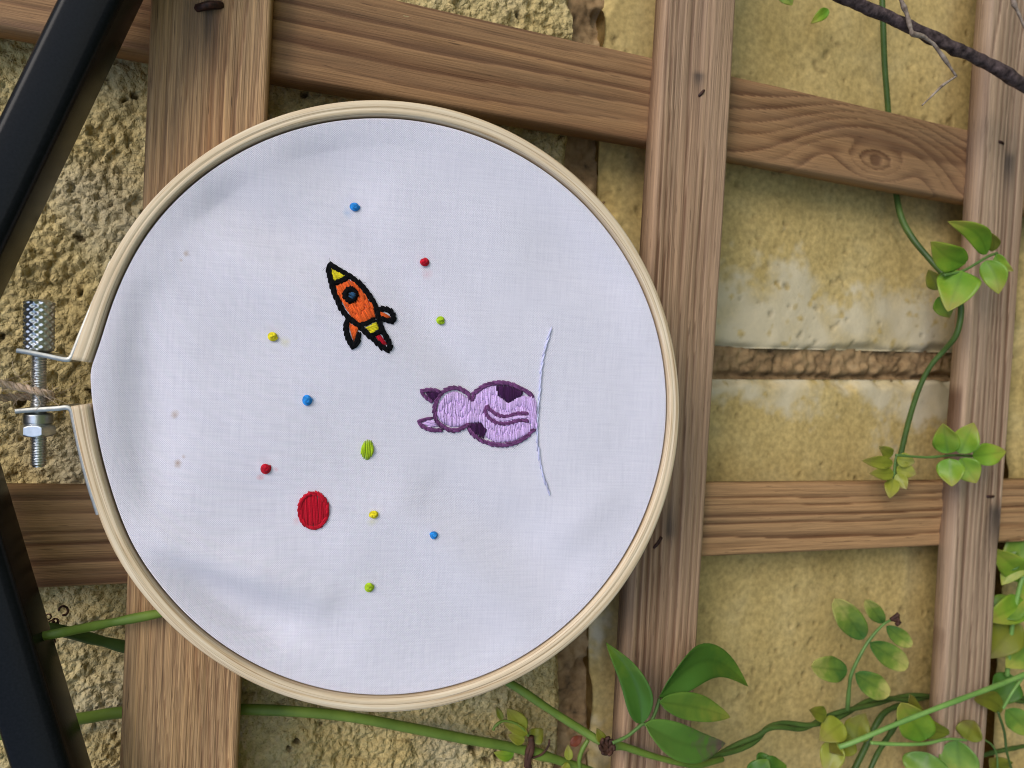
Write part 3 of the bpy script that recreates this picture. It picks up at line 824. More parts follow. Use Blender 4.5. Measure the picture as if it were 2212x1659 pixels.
def build_fabric():
    nr, nt_ = 170, 480
    x = np.linspace(0, 1, nr); x = 1 - (1 - x) ** 1.45
    th = np.linspace(-np.pi, np.pi, nt_, endpoint=False)
    Xr, Th = np.meshgrid(x, th, indexing='ij')
    R = edge_r(Th) - 0.00025
    a, b = Xr * R * np.cos(Th), Xr * R * np.sin(Th)
    V = HW(a, b, cloth_h(a, b)).reshape(-1, 3)
    BR, RD, YL, BL_ = srgb(168, 134, 104), srgb(214, 120, 130), srgb(214, 208, 140), srgb(130, 176, 220)
    sp = []
    for (u, v, r, c, amt) in [(400, 545, 11, BR, 0.9), (388, 560, 6, BR, 0.6), (372, 898, 14, BR, 0.9), (380, 1004, 15, BR, 0.9), (392, 990, 8, BR, 0.8), (560, 1033, 12, RD, 0.8), (594, 1015, 9, RD, 0.5), (925, 590, 20, RD, 0.35),
                              (615, 738, 18, YL, 0.6), (752, 455, 18, BL_, 0.5), (675, 865, 13, BL_, 0.5), (640, 1130, 16, RD, 0.35), (804, 1130, 18, YL, 0.45), (944, 1160, 12, BL_, 0.4)]:
        p = hoop_ab([(u, v)])[0]
        sp.append((float(p[0]), float(p[1]), r * 0.000134, c, amt))
    mesh_obj('fabric', V, grid_faces(nr, nt_, wrap_m=True), mat_cloth(sp), cloth, True, uv=np.c_[a.ravel(), b.ravel()])
build_fabric()

# ------------------------------------------------------------------ stitches
def zr(pts): return hoop_ab([(650.6 + x * 0.1634, 531.4 + y * 0.1634) for x, y in pts], -0.003)   # rocket close-up
def zc(pts): return hoop_ab([(867.5 + x * 0.17158, 786.2 + y * 0.17158) for x, y in pts], -0.003)  # cat close-up
def stitch(bag, p, q, rad, lift=0.0, arch=0.0002, seg=6, n=6):
    """one thread from p to q on the cloth, ends diving into it"""
    u = np.linspace(0, 1, n)
    P = p + (q - p) * u[:, None]
    z = cloth_h(P[:, 0], P[:, 1]) + lift + arch * np.sin(np.pi * np.clip(u * 1.0, 0, 1)) ** 0.6
    z[0] -= 0.0003; z[-1] -= 0.0003
    r = rad * np.array([0.55, 0.95, 1.0, 1.0, 0.95, 0.55])[:n] if n == 6 else rad
    V, F = tube(HW(P[:, 0], P[:, 1], z), r, seg)
    bag.add(V, F, random.random())
def fill(bag, poly, ang, rad=0.00026, gap=0.00036, ln=0.0042, lift=0.00015, layers=1):
    P = np.asarray(poly)
    d = np.array([math.cos(ang), math.sin(ang)]); q = np.array([-d[1], d[0]])
    x, y = P @ d, P @ q
    yy = y.min() + gap * 0.4
    while yy < y.max():
        xs = []
        for i in range(len(P)):
            j = (i + 1) % len(P)
            if (y[i] - yy) * (y[j] - yy) < 0: xs.append(x[i] + (x[j] - x[i]) * (yy - y[i]) / (y[j] - y[i]))
        xs.sort()
        for a, b in zip(xs[::2], xs[1::2]):
            a -= random.uniform(-0.1, 0.3) * rad; b += random.uniform(-0.1, 0.3) * rad
            L = b - a
            k = max(1, round(L / (ln * random.uniform(0.8, 1.25))))
            cuts = [a] + sorted(a + L * (i + random.uniform(-0.28, 0.28)) / k for i in range(1, k)) + [b]
            for u, v in zip(cuts[:-1], cuts[1:]):
                j1, j2 = random.gauss(0, gap * 0.18), random.gauss(0, gap * 0.18)
                stitch(bag, d * (u - 0.0003) + q * (yy + j1), d * (v + 0.0003) + q * (yy + j2), rad * random.uniform(0.85, 1.15), lift + random.uniform(-0.00008, 0.00008))
        yy += gap
def outline(bag, pts, width=0.0009, rad=0.0003, ln=0.0024, lift=0.0002, rows=3):
    lift = lift * 0.5
    """stem stitch along a path: slanting overlapping stitches, several threads wide"""
    n = 200
    S = smooth_path(pts, n)
    T = np.gradient(S, axis=0); T /= np.linalg.norm(T, axis=1)[:, None] + 1e-12
    N = np.c_[-T[:, 1], T[:, 0]]
    L = np.linalg.norm(np.diff(S, axis=0), axis=1).sum()
    k = max(1, int(round(L / (ln * 0.62))))
    for i in range(k):
        a = int(i / k * (n - 1)); b = min(n - 1, int((i + 1.7) / k * (n - 1)))
        for r in range(rows):
            o = ((r + 0.5) / rows - 0.5) * width
            sl = width * (0.3 if rows > 1 else 0.45)
            stitch(bag, S[a] + N[a] * (o - sl + random.gauss(0, 0.00005)), S[b] + N[b] * (o + sl + random.gauss(0, 0.00005)), rad * random.uniform(0.85, 1.15), lift + 0.0001 * random.random())
def fuzz(bag, pts, n, spread, ln, rad=0.00004):
    S = smooth_path(pts, 100)
    for _ in range(n):
        p = S[random.randrange(100)] + np.array([random.gauss(0, spread), random.gauss(0, spread)])
        a = random.uniform(0, 6.28); l = ln * random.uniform(0.5, 1.4)
        q = p + l * np.array([math.cos(a), math.sin(a)])
        stitch(bag, p, q, rad, 0.0006 + 0.0003 * random.random(), 0.0004, 3)
# rocket
RL = [(365, 232), (362, 330), (395, 450), (418, 570), (468, 690), (528, 830), (590, 925), (680, 1005), (800, 1095), (890, 1185), (975, 1250), (1060, 1350), (1165, 1380)]
RR = [(365, 232), (445, 290), (560, 350), (655, 412), (760, 490), (850, 590), (920, 690), (980, 800), (1008, 900), (1028, 1010), (1062, 1110), (1120, 1210), (1168, 1300), (1170, 1385)]
bag = Bag()
for path in (RL, RR): outline(bag, zr(path), 0.00110, 0.00034, 0.0026, 0.0003)
outline(bag, zr([(395, 505), (500, 480), (610, 415)]), 0.0010, 0.00034, 0.002, 0.0003)
outline(bag, zr([(720, 1045), (830, 1045), (900, 1000), (975, 970)]), 0.0009, 0.00034, 0.002, 0.0003)
outline(bag, zr([(900, 1195), (985, 1160), (1070, 1115)]), 0.0008, 0.00034, 0.002, 0.0003)
outline(bag, zr([(1005, 850), (1090, 828), (1175, 855), (1215, 905), (1222, 1010)]), 0.0011, 0.00036, 0.0022, 0.0003)
outline(bag, zr([(1222, 1005), (1150, 995), (1050, 955)]), 0.0009, 0.00036, 0.0022, 0.0003)
outline(bag, zr([(604, 965), (592, 1120), (630, 1250), (700, 1350)]), 0.0011, 0.00036, 0.0022, 0.0003)
outline(bag, zr([(700, 1350), (738, 1280), (756, 1145)]), 0.0010, 0.00036, 0.0022, 0.0003)
for path in (RL, RR): fuzz(bag, zr(path), 26, 0.0005, 0.0012)
rocket = bag.build('rocket', TH['black'], cloth, origin=Vector(HW(*zr([(750, 800)])[0], 0).tolist()))
tag(rocket, 'stitched orange rocket with black outline and yellow nose')
AX = zr([(365, 232), (1165, 1380)]); RANG = math.atan2(*(AX[1] - AX[0])[::-1])
def sub(name, polys, col, ang, parent, **kw):
    bag = Bag()
    for p in polys: fill(bag, p, ang, **kw)
    return bag.build(name, TH[col], parent, origin=Vector(HW(*np.mean(polys[0], axis=0), 0).tolist()))
sub('nose_cone', [zr([(388, 285), (568, 388), (535, 432), (450, 488), (400, 400)])], 'yellow', RANG + 0.1, rocket)
sub('rocket_body', [zr([(450, 545), (620, 445), (700, 480), (800, 590), (870, 690), (945, 800), (980, 935), (900, 990), (790, 1045), (680, 955), (580, 825), (500, 685)])], 'orange', RANG + 0.12, rocket, ln=0.0034)
sub('collar_band', [zr([(850, 1075), (1000, 1010), (1022, 1095), (920, 1165)])], 'yellow', RANG - 1.3, rocket)
sub('flame', [zr([(970, 1185), (1030, 1172), (1128, 1305), (1100, 1318), (1020, 1262)])], 'red', RANG, rocket)
sub('fin', [zr([(1015, 878), (1080, 882), (1175, 945), (1150, 962), (1055, 948)])], 'orange', RANG - 0.45, rocket)
sub('fin', [zr([(622, 1018), (742, 1090), (712, 1225), (686, 1265), (648, 1150)])], 'orange', RANG + 0.35, rocket)
def disc(c, rx, ry, n=22, jit=0.06):
    return [(c[0] + rx * math.cos(i / n * 6.283) * (1 + random.uniform(-jit, jit)), c[1] + ry * math.sin(i / n * 6.283) * (1 + random.uniform(-jit, jit))) for i in range(n)]
bag = Bag()
for i in range(26):
    a = i / 26 * 6.283
    c = zr([(650 + 38 * math.cos(a), 652 + 38 * math.sin(a)), (650 + 108 * math.cos(a + 0.12) * random.uniform(0.85, 1.08), 652 + 112 * math.sin(a + 0.12) * random.uniform(0.85, 1.08))])
    stitch(bag, c[0], c[1], 0.00036, 0.0006, 0.0003)
fill(bag, zr(disc((650, 655), 92, 100)), RANG + 0.8, 0.0003, 0.0004, 0.004, 0.0005)
window = bag.build('window', TH['black'], rocket, origin=Vector(HW(*zr([(650, 650)])[0], 0).tolist()))
bag = Bag(); fill(bag, zr(disc((672, 662), 36, 34, 12)), RANG - 0.5, 0.00026, 0.0004, 0.004, 0.0011)
bag.build('window_pane', TH['deep_blue'], rocket, origin=Vector(HW(*zr([(672, 662)])[0], 0).tolist()))
# cat
CT = [(1655, 425), (1590, 360), (1500, 312), (1350, 248), (1220, 232), (1100, 250), (980, 310), (885, 392), (890, 470)]
CH = [(880, 440), (850, 382), (780, 335), (680, 292), (590, 308), (500, 350), (440, 430), (410, 530), (408, 640), (440, 735), (520, 790), (620, 838), (720, 828), (800, 775), (850, 742)]
CB = [(825, 800), (880, 868), (960, 942), (1080, 992), (1200, 1018), (1330, 1012), (1450, 982), (1560, 915), (1662, 808)]
bag = Bag()
for path in (CT, CH, CB): outline(bag, zc(path), 0.00092, 0.00028, 0.0024, 0.0003)
outline(bag, zc([(485, 345), (350, 318), (228, 342)]), 0.0008, 0.00028, 0.0022, 0.0003)
outline(bag, zc([(228, 345), (300, 420), (385, 475)]), 0.0007, 0.00028, 0.0022, 0.0003)
outline(bag, zc([(385, 670), (290, 690), (198, 730)]), 0.0006, 0.00028, 0.0022, 0.0003)
outline(bag, zc([(198, 732), (280, 798), (380, 830), (510, 826)]), 0.0008, 0.00028, 0.0022, 0.0003)
for path in (CT, CH, CB): fuzz(bag, zc(path), 22, 0.0005, 0.0010)
cat = bag.build('cat', TH['plum'], cloth, origin=Vector(HW(*zc([(1000, 640)])[0], 0).tolist()))
tag(cat, 'stitched lilac cat seen from behind with dark plum patches')
UPR = math.pi / 2 - 0.06
sub('coat', [zc([(440, 640), (465, 500), (560, 385), (660, 345), (760, 385), (880, 470), (925, 460), (930, 395), (1050, 295), (1190, 275), (1200, 400), (1330, 492), (1500, 395), (1620, 420), (1610, 860), (1560, 890), (1400, 965), (1180, 985), (1060, 910), (1060, 830), (1000, 735), (880, 735), (760, 775), (640, 785), (520, 745)])],
    'lilac', UPR, cat, ln=0.0030)
sub('haunch_stitches', [zc([(1612, 415), (1655, 425), (1682, 500), (1682, 800), (1612, 850)])], 'lilac', math.pi / 2 + 0.05, cat, ln=0.02, lift=0.0004)
sub('ear_patch', [zc([(300, 355), (485, 348), (405, 465), (340, 432)])], 'aubergine', UPR - 0.5, cat, lift=0.0002)
sub('ear_lining', [zc([(250, 740), (330, 705), (410, 715), (450, 785), (350, 785)])], 'lilac', 0.25, cat, lift=0.0002)
sub('back_patch', [zc([(1188, 278), (1350, 265), (1505, 360), (1490, 392), (1400, 452), (1340, 492), (1280, 442), (1198, 382)])], 'aubergine', UPR, cat, lift=0.0003)
sub('side_patch', [zc([(845, 762), (980, 728), (1055, 830), (1022, 925), (940, 892), (870, 822)])], 'aubergine', UPR, cat, lift=0.0003)
bag = Bag()
outline(bag, zc([(1055, 510), (1120, 590), (1220, 648), (1320, 660), (1420, 622), (1590, 615)]), 0.0008, 0.00028, 0.0022, 0.0006)
outline(bag, zc([(1055, 515), (1035, 580), (1070, 655), (1150, 720), (1240, 752), (1360, 735), (1480, 700), (1590, 712)]), 0.0008, 0.00028, 0.0022, 0.0006)
bag.build('tail_outline', TH['plum'], cat, origin=Vector(HW(*zc([(1300, 680)])[0], 0).tolist()))
bag = Bag(); outline(bag, zc([(1085, 600), (1130, 655), (1220, 702), (1320, 694), (1450, 660), (1590, 662)]), 0.0006, 0.00028, 0.003, 0.0006, 2)
bag.build('tail', TH['lilac'], cat, origin=Vector(HW(*zc([(1300, 690)])[0], 0).tolist()))
# ground line under the cat
bag = Bag()
LINE = [(737.4 + x / 3, 553 + y / 3) for x, y in [(1354, 458), (1325, 560), (1302, 650), (1285, 750), (1283, 850), (1272, 950), (1266, 1050), (1264, 1150), (1273, 1280), (1300, 1420), (1348, 1547)]]
outline(bag, hoop_ab(LINE, -0.003), 0.00060, 0.00027, 0.0042, 0.0002, 1)
tag(bag.build('ground_line', TH['pale_lilac'], cloth, origin=Vector(HW(*hoop_ab([(1160, 880)])[0], 0).tolist())), 'pale lilac stem-stitched line under the cat')
# planet
bag = Bag()
fill(bag, hoop_ab(disc((677, 1101), 33, 40, 26, 0.06), -0.003), math.pi / 2 - 0.1, 0.0003, 0.0004, 0.009, 0.0002)
ring_pts = [(677 + 31 * math.cos(a), 1101 + 39 * math.sin(a)) for a in np.linspace(0.3, 6.5, 22)]
outline(bag, hoop_ab(ring_pts, -0.003), 0.0007, 0.0003, 0.0026, 0.0006, 2)
tag(bag.build('planet', TH['red'], cloth, origin=Vector(HW(*hoop_ab([(677, 1101)])[0], 0).tolist())), 'large round red satin-stitched planet')
# french knots
def knot(u, v, r, col, satin=False):
    c = hoop_ab([(u, v)], -0.003)[0]; R = r * 0.000150
    bag = Bag()
    if satin:
        for i in range(8):
            x = (i - 3.5) / 3.5 * R * 0.72
            l = R * 1.25 * math.sqrt(max(0.10, 1 - (x / (R * 0.8)) ** 2)) * random.uniform(0.85, 1.1)
            stitch(bag, c + np.array([x + random.gauss(0.0001, 0.0001), -l]), c + np.array([x - random.gauss(0.0001, 0.0001), l]), 0.00030, 0.0002, 0.0006)
    else:
        n = 64; w = random.uniform(0, 6.28); turns = 3.0
        k = np.linspace(0, 1, n); a = w + k * turns * 6.283
        rr = R * (0.74 - 0.58 * k); 
        z = cloth_h(c[0] + 0 * k, c[1] + 0 * k) + 0.00035 + R * 0.55 * k + 0.00012 * np.sin(a * 1.7)
        e = random.uniform(0.88, 1.12)
        V, F = tube(HW(c[0] + rr * np.cos(a) * e, c[1] + rr * np.sin(a) / e, z), 0.00030 * (R / 0.0013), 7)
        bag.add(V, F, np.clip(0.5 + 0.5 * np.sin(np.arange(len(V)) / len(V) * 55), 0, 1))
        V, F = tube(HW(c[0] + np.array([-0.5, -0.1, 0.5]) * R, c[1] + np.array([0.3, 0, -0.3]) * R, cloth_h(*c) + np.array([0.0004, R * 0.86, 0.0004])), 0.0003 * (R / 0.0013), 7)
        bag.add(V, F, 0.7)
    return bag.build('star_knot', TH[col], cloth, origin=Vector(HW(*c, 0).tolist()))
for args, lb in [((766, 446, 10, 'blue'), 'blue knot above the rocket nose'), ((916, 567, 10, 'red'), 'red knot beside the rocket'), ((951, 692, 9.5, 'green'), 'green knot beside the rocket fin'),
             ((590, 727, 10, 'yellow'), 'yellow knot near the screw'), ((664, 863, 11, 'blue'), 'blue knot between rocket and planet'), ((793, 971, 15, 'green', True), 'green satin-stitched dot near the cat ears'),
             ((575, 1010, 11, 'red'), 'red knot near the planet'), ((807, 1109, 9.5, 'yellow'), 'yellow knot beside the planet'), ((935, 1153, 9, 'blue'), 'blue knot below the yellow one'), ((797, 1265, 10.5, 'green'), 'lone green knot at the cloth edge side')]:
    tag(knot(*args), lb)

# ------------------------------------------------------------------ black bar frame and twine
D_FR = 0.0
def frame_arm(parent, p0, p1, wpx, name):
    """square-section bar between two photo points carried to the frame's plane"""
    a, b = at([p0, p1], D_FR)
    L = np.linalg.norm(b - a); e = (b - a) / L; q = np.array([-e[1], e[0], 0])
    hw, dp, r = 0.0062, 0.0176, 0.0024
    prof_ = []
    for (x, y, a0) in ((hw - r, r, -90), (hw - r, dp - r, 0), (-hw + r, dp - r, 90), (-hw + r, r, 180)):
        for k in range(5):
            an = math.radians(a0 + k * 22.5)
            prof_.append((x + r * math.cos(an), y + r * math.sin(an)))
    k = len(prof_); V = []
    for x in np.linspace(0, L, 24):
        for (y, z) in prof_:
            p = a + e * x + q * y
            V.append(W(p[0], p[1], D_FR + z)[:])
    V = np.array(V)
    F = [list(f) for f in grid_faces(24, k, wrap_m=True)] + [list(range(k))[::-1], list(range(23 * k, 24 * k))]
    o = mesh_obj(name, V, F, MAT_BLACK, parent, True)
    import bmesh
    bm = bmesh.new(); bm.from_mesh(o.data); bmesh.ops.recalc_face_normals(bm, faces=bm.faces)
    for f in bm.faces:
        if len(f.verts) > 4: f.smooth = False
    bm.to_mesh(o.data); bm.free()
    return o
frame = root('metal_frame', atw(-205, 779, 0.018), 'black painted square metal bars spreading like a roof above the hoop', 'frame')
frame_arm(frame, (-200, 800), (430, -496), 130, 'bar')
frame_arm(frame, (-190, 779), (320, 2424), 130, 'bar')
# twine: a doubled strand from the frame's ridge round the screw
twine = root('twine', Vector(HW(*hoop_ab([(84, 850)])[0], DN).tolist()), 'hairy beige jute twine looped round the hoop screw', 'twine')
def hp(u, v, n): 
    c = hoop_ab([(u, v)], n)[0]; return HW(c[0], c[1], n).tolist()
loop = smooth_path(np.array([hp(-120, 808, 0.004), hp(-40, 822, 0.002), hp(20, 832, -0.0005), hp(60, 840, -0.0008), hp(90, 848, -0.0010), hp(108, 853, -0.0040), hp(100, 857, -0.0082), hp(70, 857, -0.0085), hp(30, 858, -0.006), hp(-40, 862, -0.004), hp(-120, 866, -0.002)]), 240)
T = np.gradient(loop, axis=0); T /= np.linalg.norm(T, axis=1)[:, None]
nv = np.cross(T, np.array([0, 1.0, 0.1])); nv /= np.linalg.norm(nv, axis=1)[:, None]; bv = np.cross(T, nv)
arc = np.r_[0, np.cumsum(np.linalg.norm(np.diff(loop, axis=0), axis=1))]
for k in range(3):
    ph = arc / 0.0058 * 6.283 + k * 2.094
    bag = Bag()
    for j in range(5):
        pj = ph + j * 1.257 + arc / 0.004 * 6.283 * 0
        P = loop + 0.00052 * (np.cos(ph)[:, None] * nv + np.sin(ph)[:, None] * bv) + 0.00030 * (np.cos(arc / 0.003 * 6.283 + j * 1.257)[:, None] * nv + np.sin(arc / 0.003 * 6.283 + j * 1.257)[:, None] * bv)
        V, F = tube(P, 0.00030, 6); bag.add(V, F, random.random())
    bag.build('ply', MAT_JUTE, twine)
bag = Bag()
for i in range(90):
    j = random.randrange(20, 220)
    p = loop[j]; dr = np.array([random.gauss(0, 1), random.gauss(0, 1), random.gauss(0, 1)]); dr /= np.linalg.norm(dr)
    l = random.uniform(0.002, 0.008)
    t_ = T[j] * random.choice((-1, 1))
    P = smooth_path(np.array([p, p + t_ * l * 0.4 + dr * l * 0.15, p + t_ * l * 0.8 + dr * l * 0.45, p + t_ * l * 0.9 + dr * l * 0.8]), 10)
    V, F = tube(P, 0.00005, 4); bag.add(V, F, random.random())
tag(bag.build('loose_fibres', MAT_JUTE, twine), kind='stuff')

# ------------------------------------------------------------------ climbing plants
def dm(d):
    return d if d < 0.018 else 0.018 + (d - 0.018) * 0.56
def path3(pts, d, n):
    """photo points (u, v[, d]) -> smooth world path"""
    P = np.array([W(*at([(p[0], p[1])], dm(p[2] if len(p) > 2 else d))[0])[:] for p in pts])
    return smooth_path(P, n)
def stem(parent, pts, d, rad, mat, name='stem', seg=10, wob=0.06, nodes=(), taper=None):
    n = 24 + 12 * len(pts)
    P = path3(pts, d, n)
    r = np.full(n, rad) if taper is None else np.linspace(rad, taper, n)
    r = r * (1 + wob * np.interp(np.arange(n), np.linspace(0, n, 14), np.random.default_rng(len(pts) * 7 + int(abs(pts[0][0]))).standard_normal(14)))
    for x in nodes: r *= 1 + 0.35 * np.exp(-((np.linspace(0, 1, n) - x) / 0.02) ** 2)
    V, F = tube(P, r, seg)
    return mesh_obj(name, V, F, mat, parent)
def leaf(parent, base, tip, wpx, d, kind='lime', d2=None, fold=0.25, curl=0.15, bend=0.0, roll=0.0, shape=0.38, name='leaf', wave=0.06, blunt=0.85):
    """one blade from base to tip (photo points at depths d and d2); width in photo pixels"""
    d2 = dm(d if d2 is None else d2); d = dm(d)
    A = np.array(W(*at([base], d)[0])); B = np.array(W(*at([tip], d2)[0]))
    mid = ((base[0] + tip[0]) / 2, (base[1] + tip[1]) / 2)
    e0 = at([mid], (d + d2) / 2)[0]; e1 = at([(mid[0] + wpx * 0.7071, mid[1] + wpx * 0.7071)], (d + d2) / 2)[0]
    wd = np.linalg.norm(e1 - e0) 
    L = np.linalg.norm(B - A); T_ = (B - A) / L
    view = np.array(cam.location) - (A + B) / 2; view /= np.linalg.norm(view)
    S_ = np.cross(T_, view); S_ /= np.linalg.norm(S_); N_ = np.cross(S_, T_)
    cr, sr = math.cos(roll), math.sin(roll)
    S_, N_ = S_ * cr + N_ * sr, N_ * cr - S_ * sr
    n, m_ = 19, 11
    u = np.linspace(0, 1, n); w = np.linspace(-1, 1, m_)
    U, Wd = np.meshgrid(u, w, indexing='ij')
    a = shape                                      # where the blade is widest
    prof_ = np.where(U < a, np.sin(np.pi / 2 * np.clip(U / a, 0, 1)) ** 0.6, np.cos(np.pi / 2 * np.clip((U - a) / (1 - a), 0, 1)) ** blunt)
    half = wd / 2 * prof_
    ph = (hash((round(base[0]), round(tip[1]))) % 100) / 16
    h = -curl * L * (U - 0.25) ** 2 + fold * half * (np.abs(Wd) ** 1.3 - 0.4) + wave * wd * np.sin(U * 9 + ph + 2 * Wd) * np.abs(Wd) * prof_
    side = bend * L * np.sin(np.pi * U)
    V = A + (U * L)[..., None] * T_ + (Wd * half + side)[..., None] * S_ + h[..., None] * N_
    rib = np.exp(-(Wd / 0.10) ** 2) * (1 - 0.6 * U)
    o = mesh_obj(name, V.reshape(-1, 3), grid_faces(n, m_), LEAF[kind], parent, True, {'tip': U.ravel(), 'rib': rib.ravel()}, origin=A)
    sm = o.modifiers.new('thickness', 'SOLIDIFY'); sm.thickness = 0.00025; sm.offset = 0
    return o
G_V = 'climbing stems of the leafy vine'
def plant(name, loc, label, cat='vine', group=None):
    return root(name, loc, label, cat, group)

# A: pair of stems at the upper cross lath, left of the hoop
vA = plant('vine', atw(60, 1375, 0.030), 'pair of crossing green vine stems between the black bar and the hoop')
stem(vA, [(-60, 1400, 0.012), (60, 1380, 0.010), (130, 1367, 0.0095), (220, 1349, 0.0135), (340, 1326, 0.0150), (420, 1310, 0.0155)], 0.012, 0.00125, STEM['green'])
stem(vA, [(-60, 1345, 0.030), (60, 1350, 0.032), (130, 1362, 0.034), (200, 1380, 0.040), (290, 1402, 0.046), (380, 1420, 0.048)], 0.04, 0.0016, STEM['dark'])
def curls(parent, c, d, r, n, seed, mat=MAT_BROWN, rad=0.00022):
    rs = np.random.default_rng(seed); bag = Bag()
    for i in range(n):
        p = [(c[0] + rs.normal(0, r * 0.5), c[1] + rs.normal(0, r * 0.5))]
        a = rs.uniform(0, 6.28); da = rs.choice((-1, 1)) * rs.uniform(0.5, 1.0)
        for k in range(9):
            p.append((p[-1][0] + r * 0.35 * math.cos(a), p[-1][1] + r * 0.35 * math.sin(a))); a += da
        V, F = tube(path3([(x, y, d + rs.normal(0, 0.001)) for x, y in p], d, 30), rad * rs.uniform(0.7, 1.5), 5); bag.add(V, F, rs.random())
    return bag.build('dry_tendril', mat, parent)
curls(vA, (112, 1338), 0.036, 15, 6, 3)
curls(vA, (104, 1390), 0.036, 16, 5, 4)
# B: long stem passing behind the upper lath and below the hoop's side
vB = plant('vine', atw(800, 1550, 0.045), 'long green vine stem running behind the tan lath along the hoop edge')
stem(vB, [(-20, 1590, 0.036), (115, 1562, 0.040), (200, 1548, 0.044), (262, 1539, 0.046), (390, 1532, 0.048), (520, 1532, 0.048), (640, 1537, 0.046), (760, 1549, 0.045), (900, 1575, 0.044), (1010, 1597, 0.043), (1100, 1613, 0.043), (1180, 1634, 0.042), (1280, 1668, 0.041), (1400, 1720, 0.04)], 0.045, 0.0017, STEM['green'], nodes=(0.77,))
Y = lambda x, y: (1030 + x * 0.17158, 1436.8 + y * 0.17158)
bag = Bag()
for pts, r in (([Y(680, 900), Y(690, 1050), Y(650, 1200), Y(660, 1330)], 0.0012), ([Y(700, 960), Y(640, 1080), Y(620, 1280)], 0.0009), ([Y(700, 1170), Y(820, 1120), Y(900, 1020), Y(915, 940)], 0.0004)):
    V, F = tube(path3([(u, v, 0.038) for u, v in pts], 0.038, 26), r, 8); bag.add(V, F, 0.5)
bag.build('dry_bract', MAT_BROWN, vB)
stem(vB, [Y(650, 890), Y(560, 780), Y(440, 715), Y(320, 705), Y(230, 770), Y(205, 820)], 0.038, 0.0005, STEM['green'], 'leaf_stalk')
leaf(vB, Y(610, 840), Y(390, 560), 34, 0.038, 'yellow', fold=0.1)
leaf(vB, Y(640, 870), Y(350, 740), 20, 0.037, 'yellow', fold=0.2)
leaf(vB, Y(655, 900), Y(840, 800), 30, 0.040, 'olive', fold=0.15, bend=0.2)
leaf(vB, Y(600, 960), Y(400, 880), 22, 0.039, 'yellow')
leaf(vB, Y(470, 1120), Y(220, 1100), 20, 0.042, 'lime', bend=-0.1)
leaf(vB, Y(320, 690), Y(250, 530), 12, 0.037, 'olive')
leaf(vB, Y(1160, 1200), Y(1150, 1010), 16, 0.036, 'yellow')
leaf(vB, Y(1180, 1010), Y(1330, 890), 17, 0.036, 'rust')
leaf(vB, Y(1180, 1290), Y(1060, 1300), 18, 0.036, 'yellow')
# C: stem with the big dark leaves
vC = plant('vine', atw(1310, 1610, 0.03), 'vine with large dark glossy pointed leaves across the ridged pink lath')
stem(vC, [(1000, 1420, 0.030), (1108, 1480, 0.026), (1180, 1528, 0.022), (1250, 1573, 0.018), (1310, 1608, 0.014), (1345, 1612, 0.013), (1420, 1636, 0.012), (1500, 1652, 0.014), (1560, 1640, 0.02)], 0.02, 0.00155, STEM['green'], taper=0.0011, nodes=(0.55,))
B3 = lambda x, y: (1301 + x * 0.2484, 1247 + y * 0.2484)
stem(vC, [Y(1400, 940), Y(1330, 1060), Y(1290, 1190), Y(1300, 1310)], 0.026, 0.0008, STEM['green'], 'leaf_stalk')
stem(vC, [B3(90, 1440), B3(220, 1380), B3(345, 1280), B3(380, 1278), B3(440, 1225), B3(500, 1055)], 0.006, 0.0006, STEM['blue'], 'leaf_stalk')
leaf(vC, B3(345, 1278), B3(35, 585), 52, 0.006, 'dark', d2=0.004, fold=0.55, curl=0.05, bend=0.10, shape=0.35, roll=0.2)
leaf(vC, B3(500, 1045), B3(1322, 962), 64, 0.004, 'dark', d2=0.014, fold=0.35, curl=0.10, bend=-0.22, shape=0.32, roll=-0.25)
leaf(vC, B3(500, 1085), B3(1170, 1230), 46, 0.002, 'mid', d2=0.010, fold=0.35, curl=0.12, bend=-0.02, shape=0.36)
leaf(vC, B3(378, 1278), B3(1135, 1460), 58, 0.001, 'purple', d2=0.010, fold=0.35, curl=0.12, bend=0.07, shape=0.36)
bag = Bag()
for k in range(7):
    a = k * 0.9
    p = [(1312 + 3 * math.cos(a), 1612 + 4 * math.sin(a)), (1312 + 13 * math.cos(a), 1612 + 15 * math.sin(a)), (1312 + 17 * math.cos(a + 0.5), 1612 + 20 * math.sin(a + 0.5))]
    V, F = tube(path3([(u, v, 0.011 - 0.001 * j) for j, (u, v) in enumerate(p)], 0.011, 10), np.linspace(0.0012, 0.0005, 10), 7); bag.add(V, F, 0.4)
bag.build('dry_bract', MAT_BROWN, vC)
leaf(vC, (1305, 1606), (1290, 1575), 18, 0.013, 'olive')
leaf(vC, (1650, 1672), (1702, 1652), 44, 0.02, 'dark', curl=0.2)
leaf(vC, (1625, 1690), (1660, 1640), 40, 0.02, 'dark', curl=0.2)
# D: stem with leaf whorls between the lowest cross lath and the wall
vD = plant('vine', atw(2040, 700, 0.03), 'thin dark vine with lime green leaf sprays beside the knotty lath')
Dz = lambda x, y: (1843.5 + x * 0.3923, 433.8 + y * 0.3923)
stem(vD, [(1904, -40, 0.040), (1908, 60, 0.042), (1911, 140, 0.046), (1918, 232, 0.050), (1924, 320, 0.054), (1935, 412, 0.050), (1947, 470, 0.042), (1972, 516, 0.032), (2010, 562, 0.022), (2043, 600, 0.014), (2068, 640, 0.010), (2076, 672, 0.009), (2066, 722, 0.010), (2040, 756, 0.016), (2012, 788, 0.022), (1990, 828, 0.028), (1973, 875, 0.033), (1959, 925, 0.037), (1946, 980, 0.040), (1935, 1030, 0.044)],
     0.03, 0.0012, STEM['dark'])
stem(vD, [Dz(500, 410), Dz(610, 382), Dz(735, 310), Dz(790, 288)], 0.006, 0.00055, STEM['blue'], 'leaf_stalk')
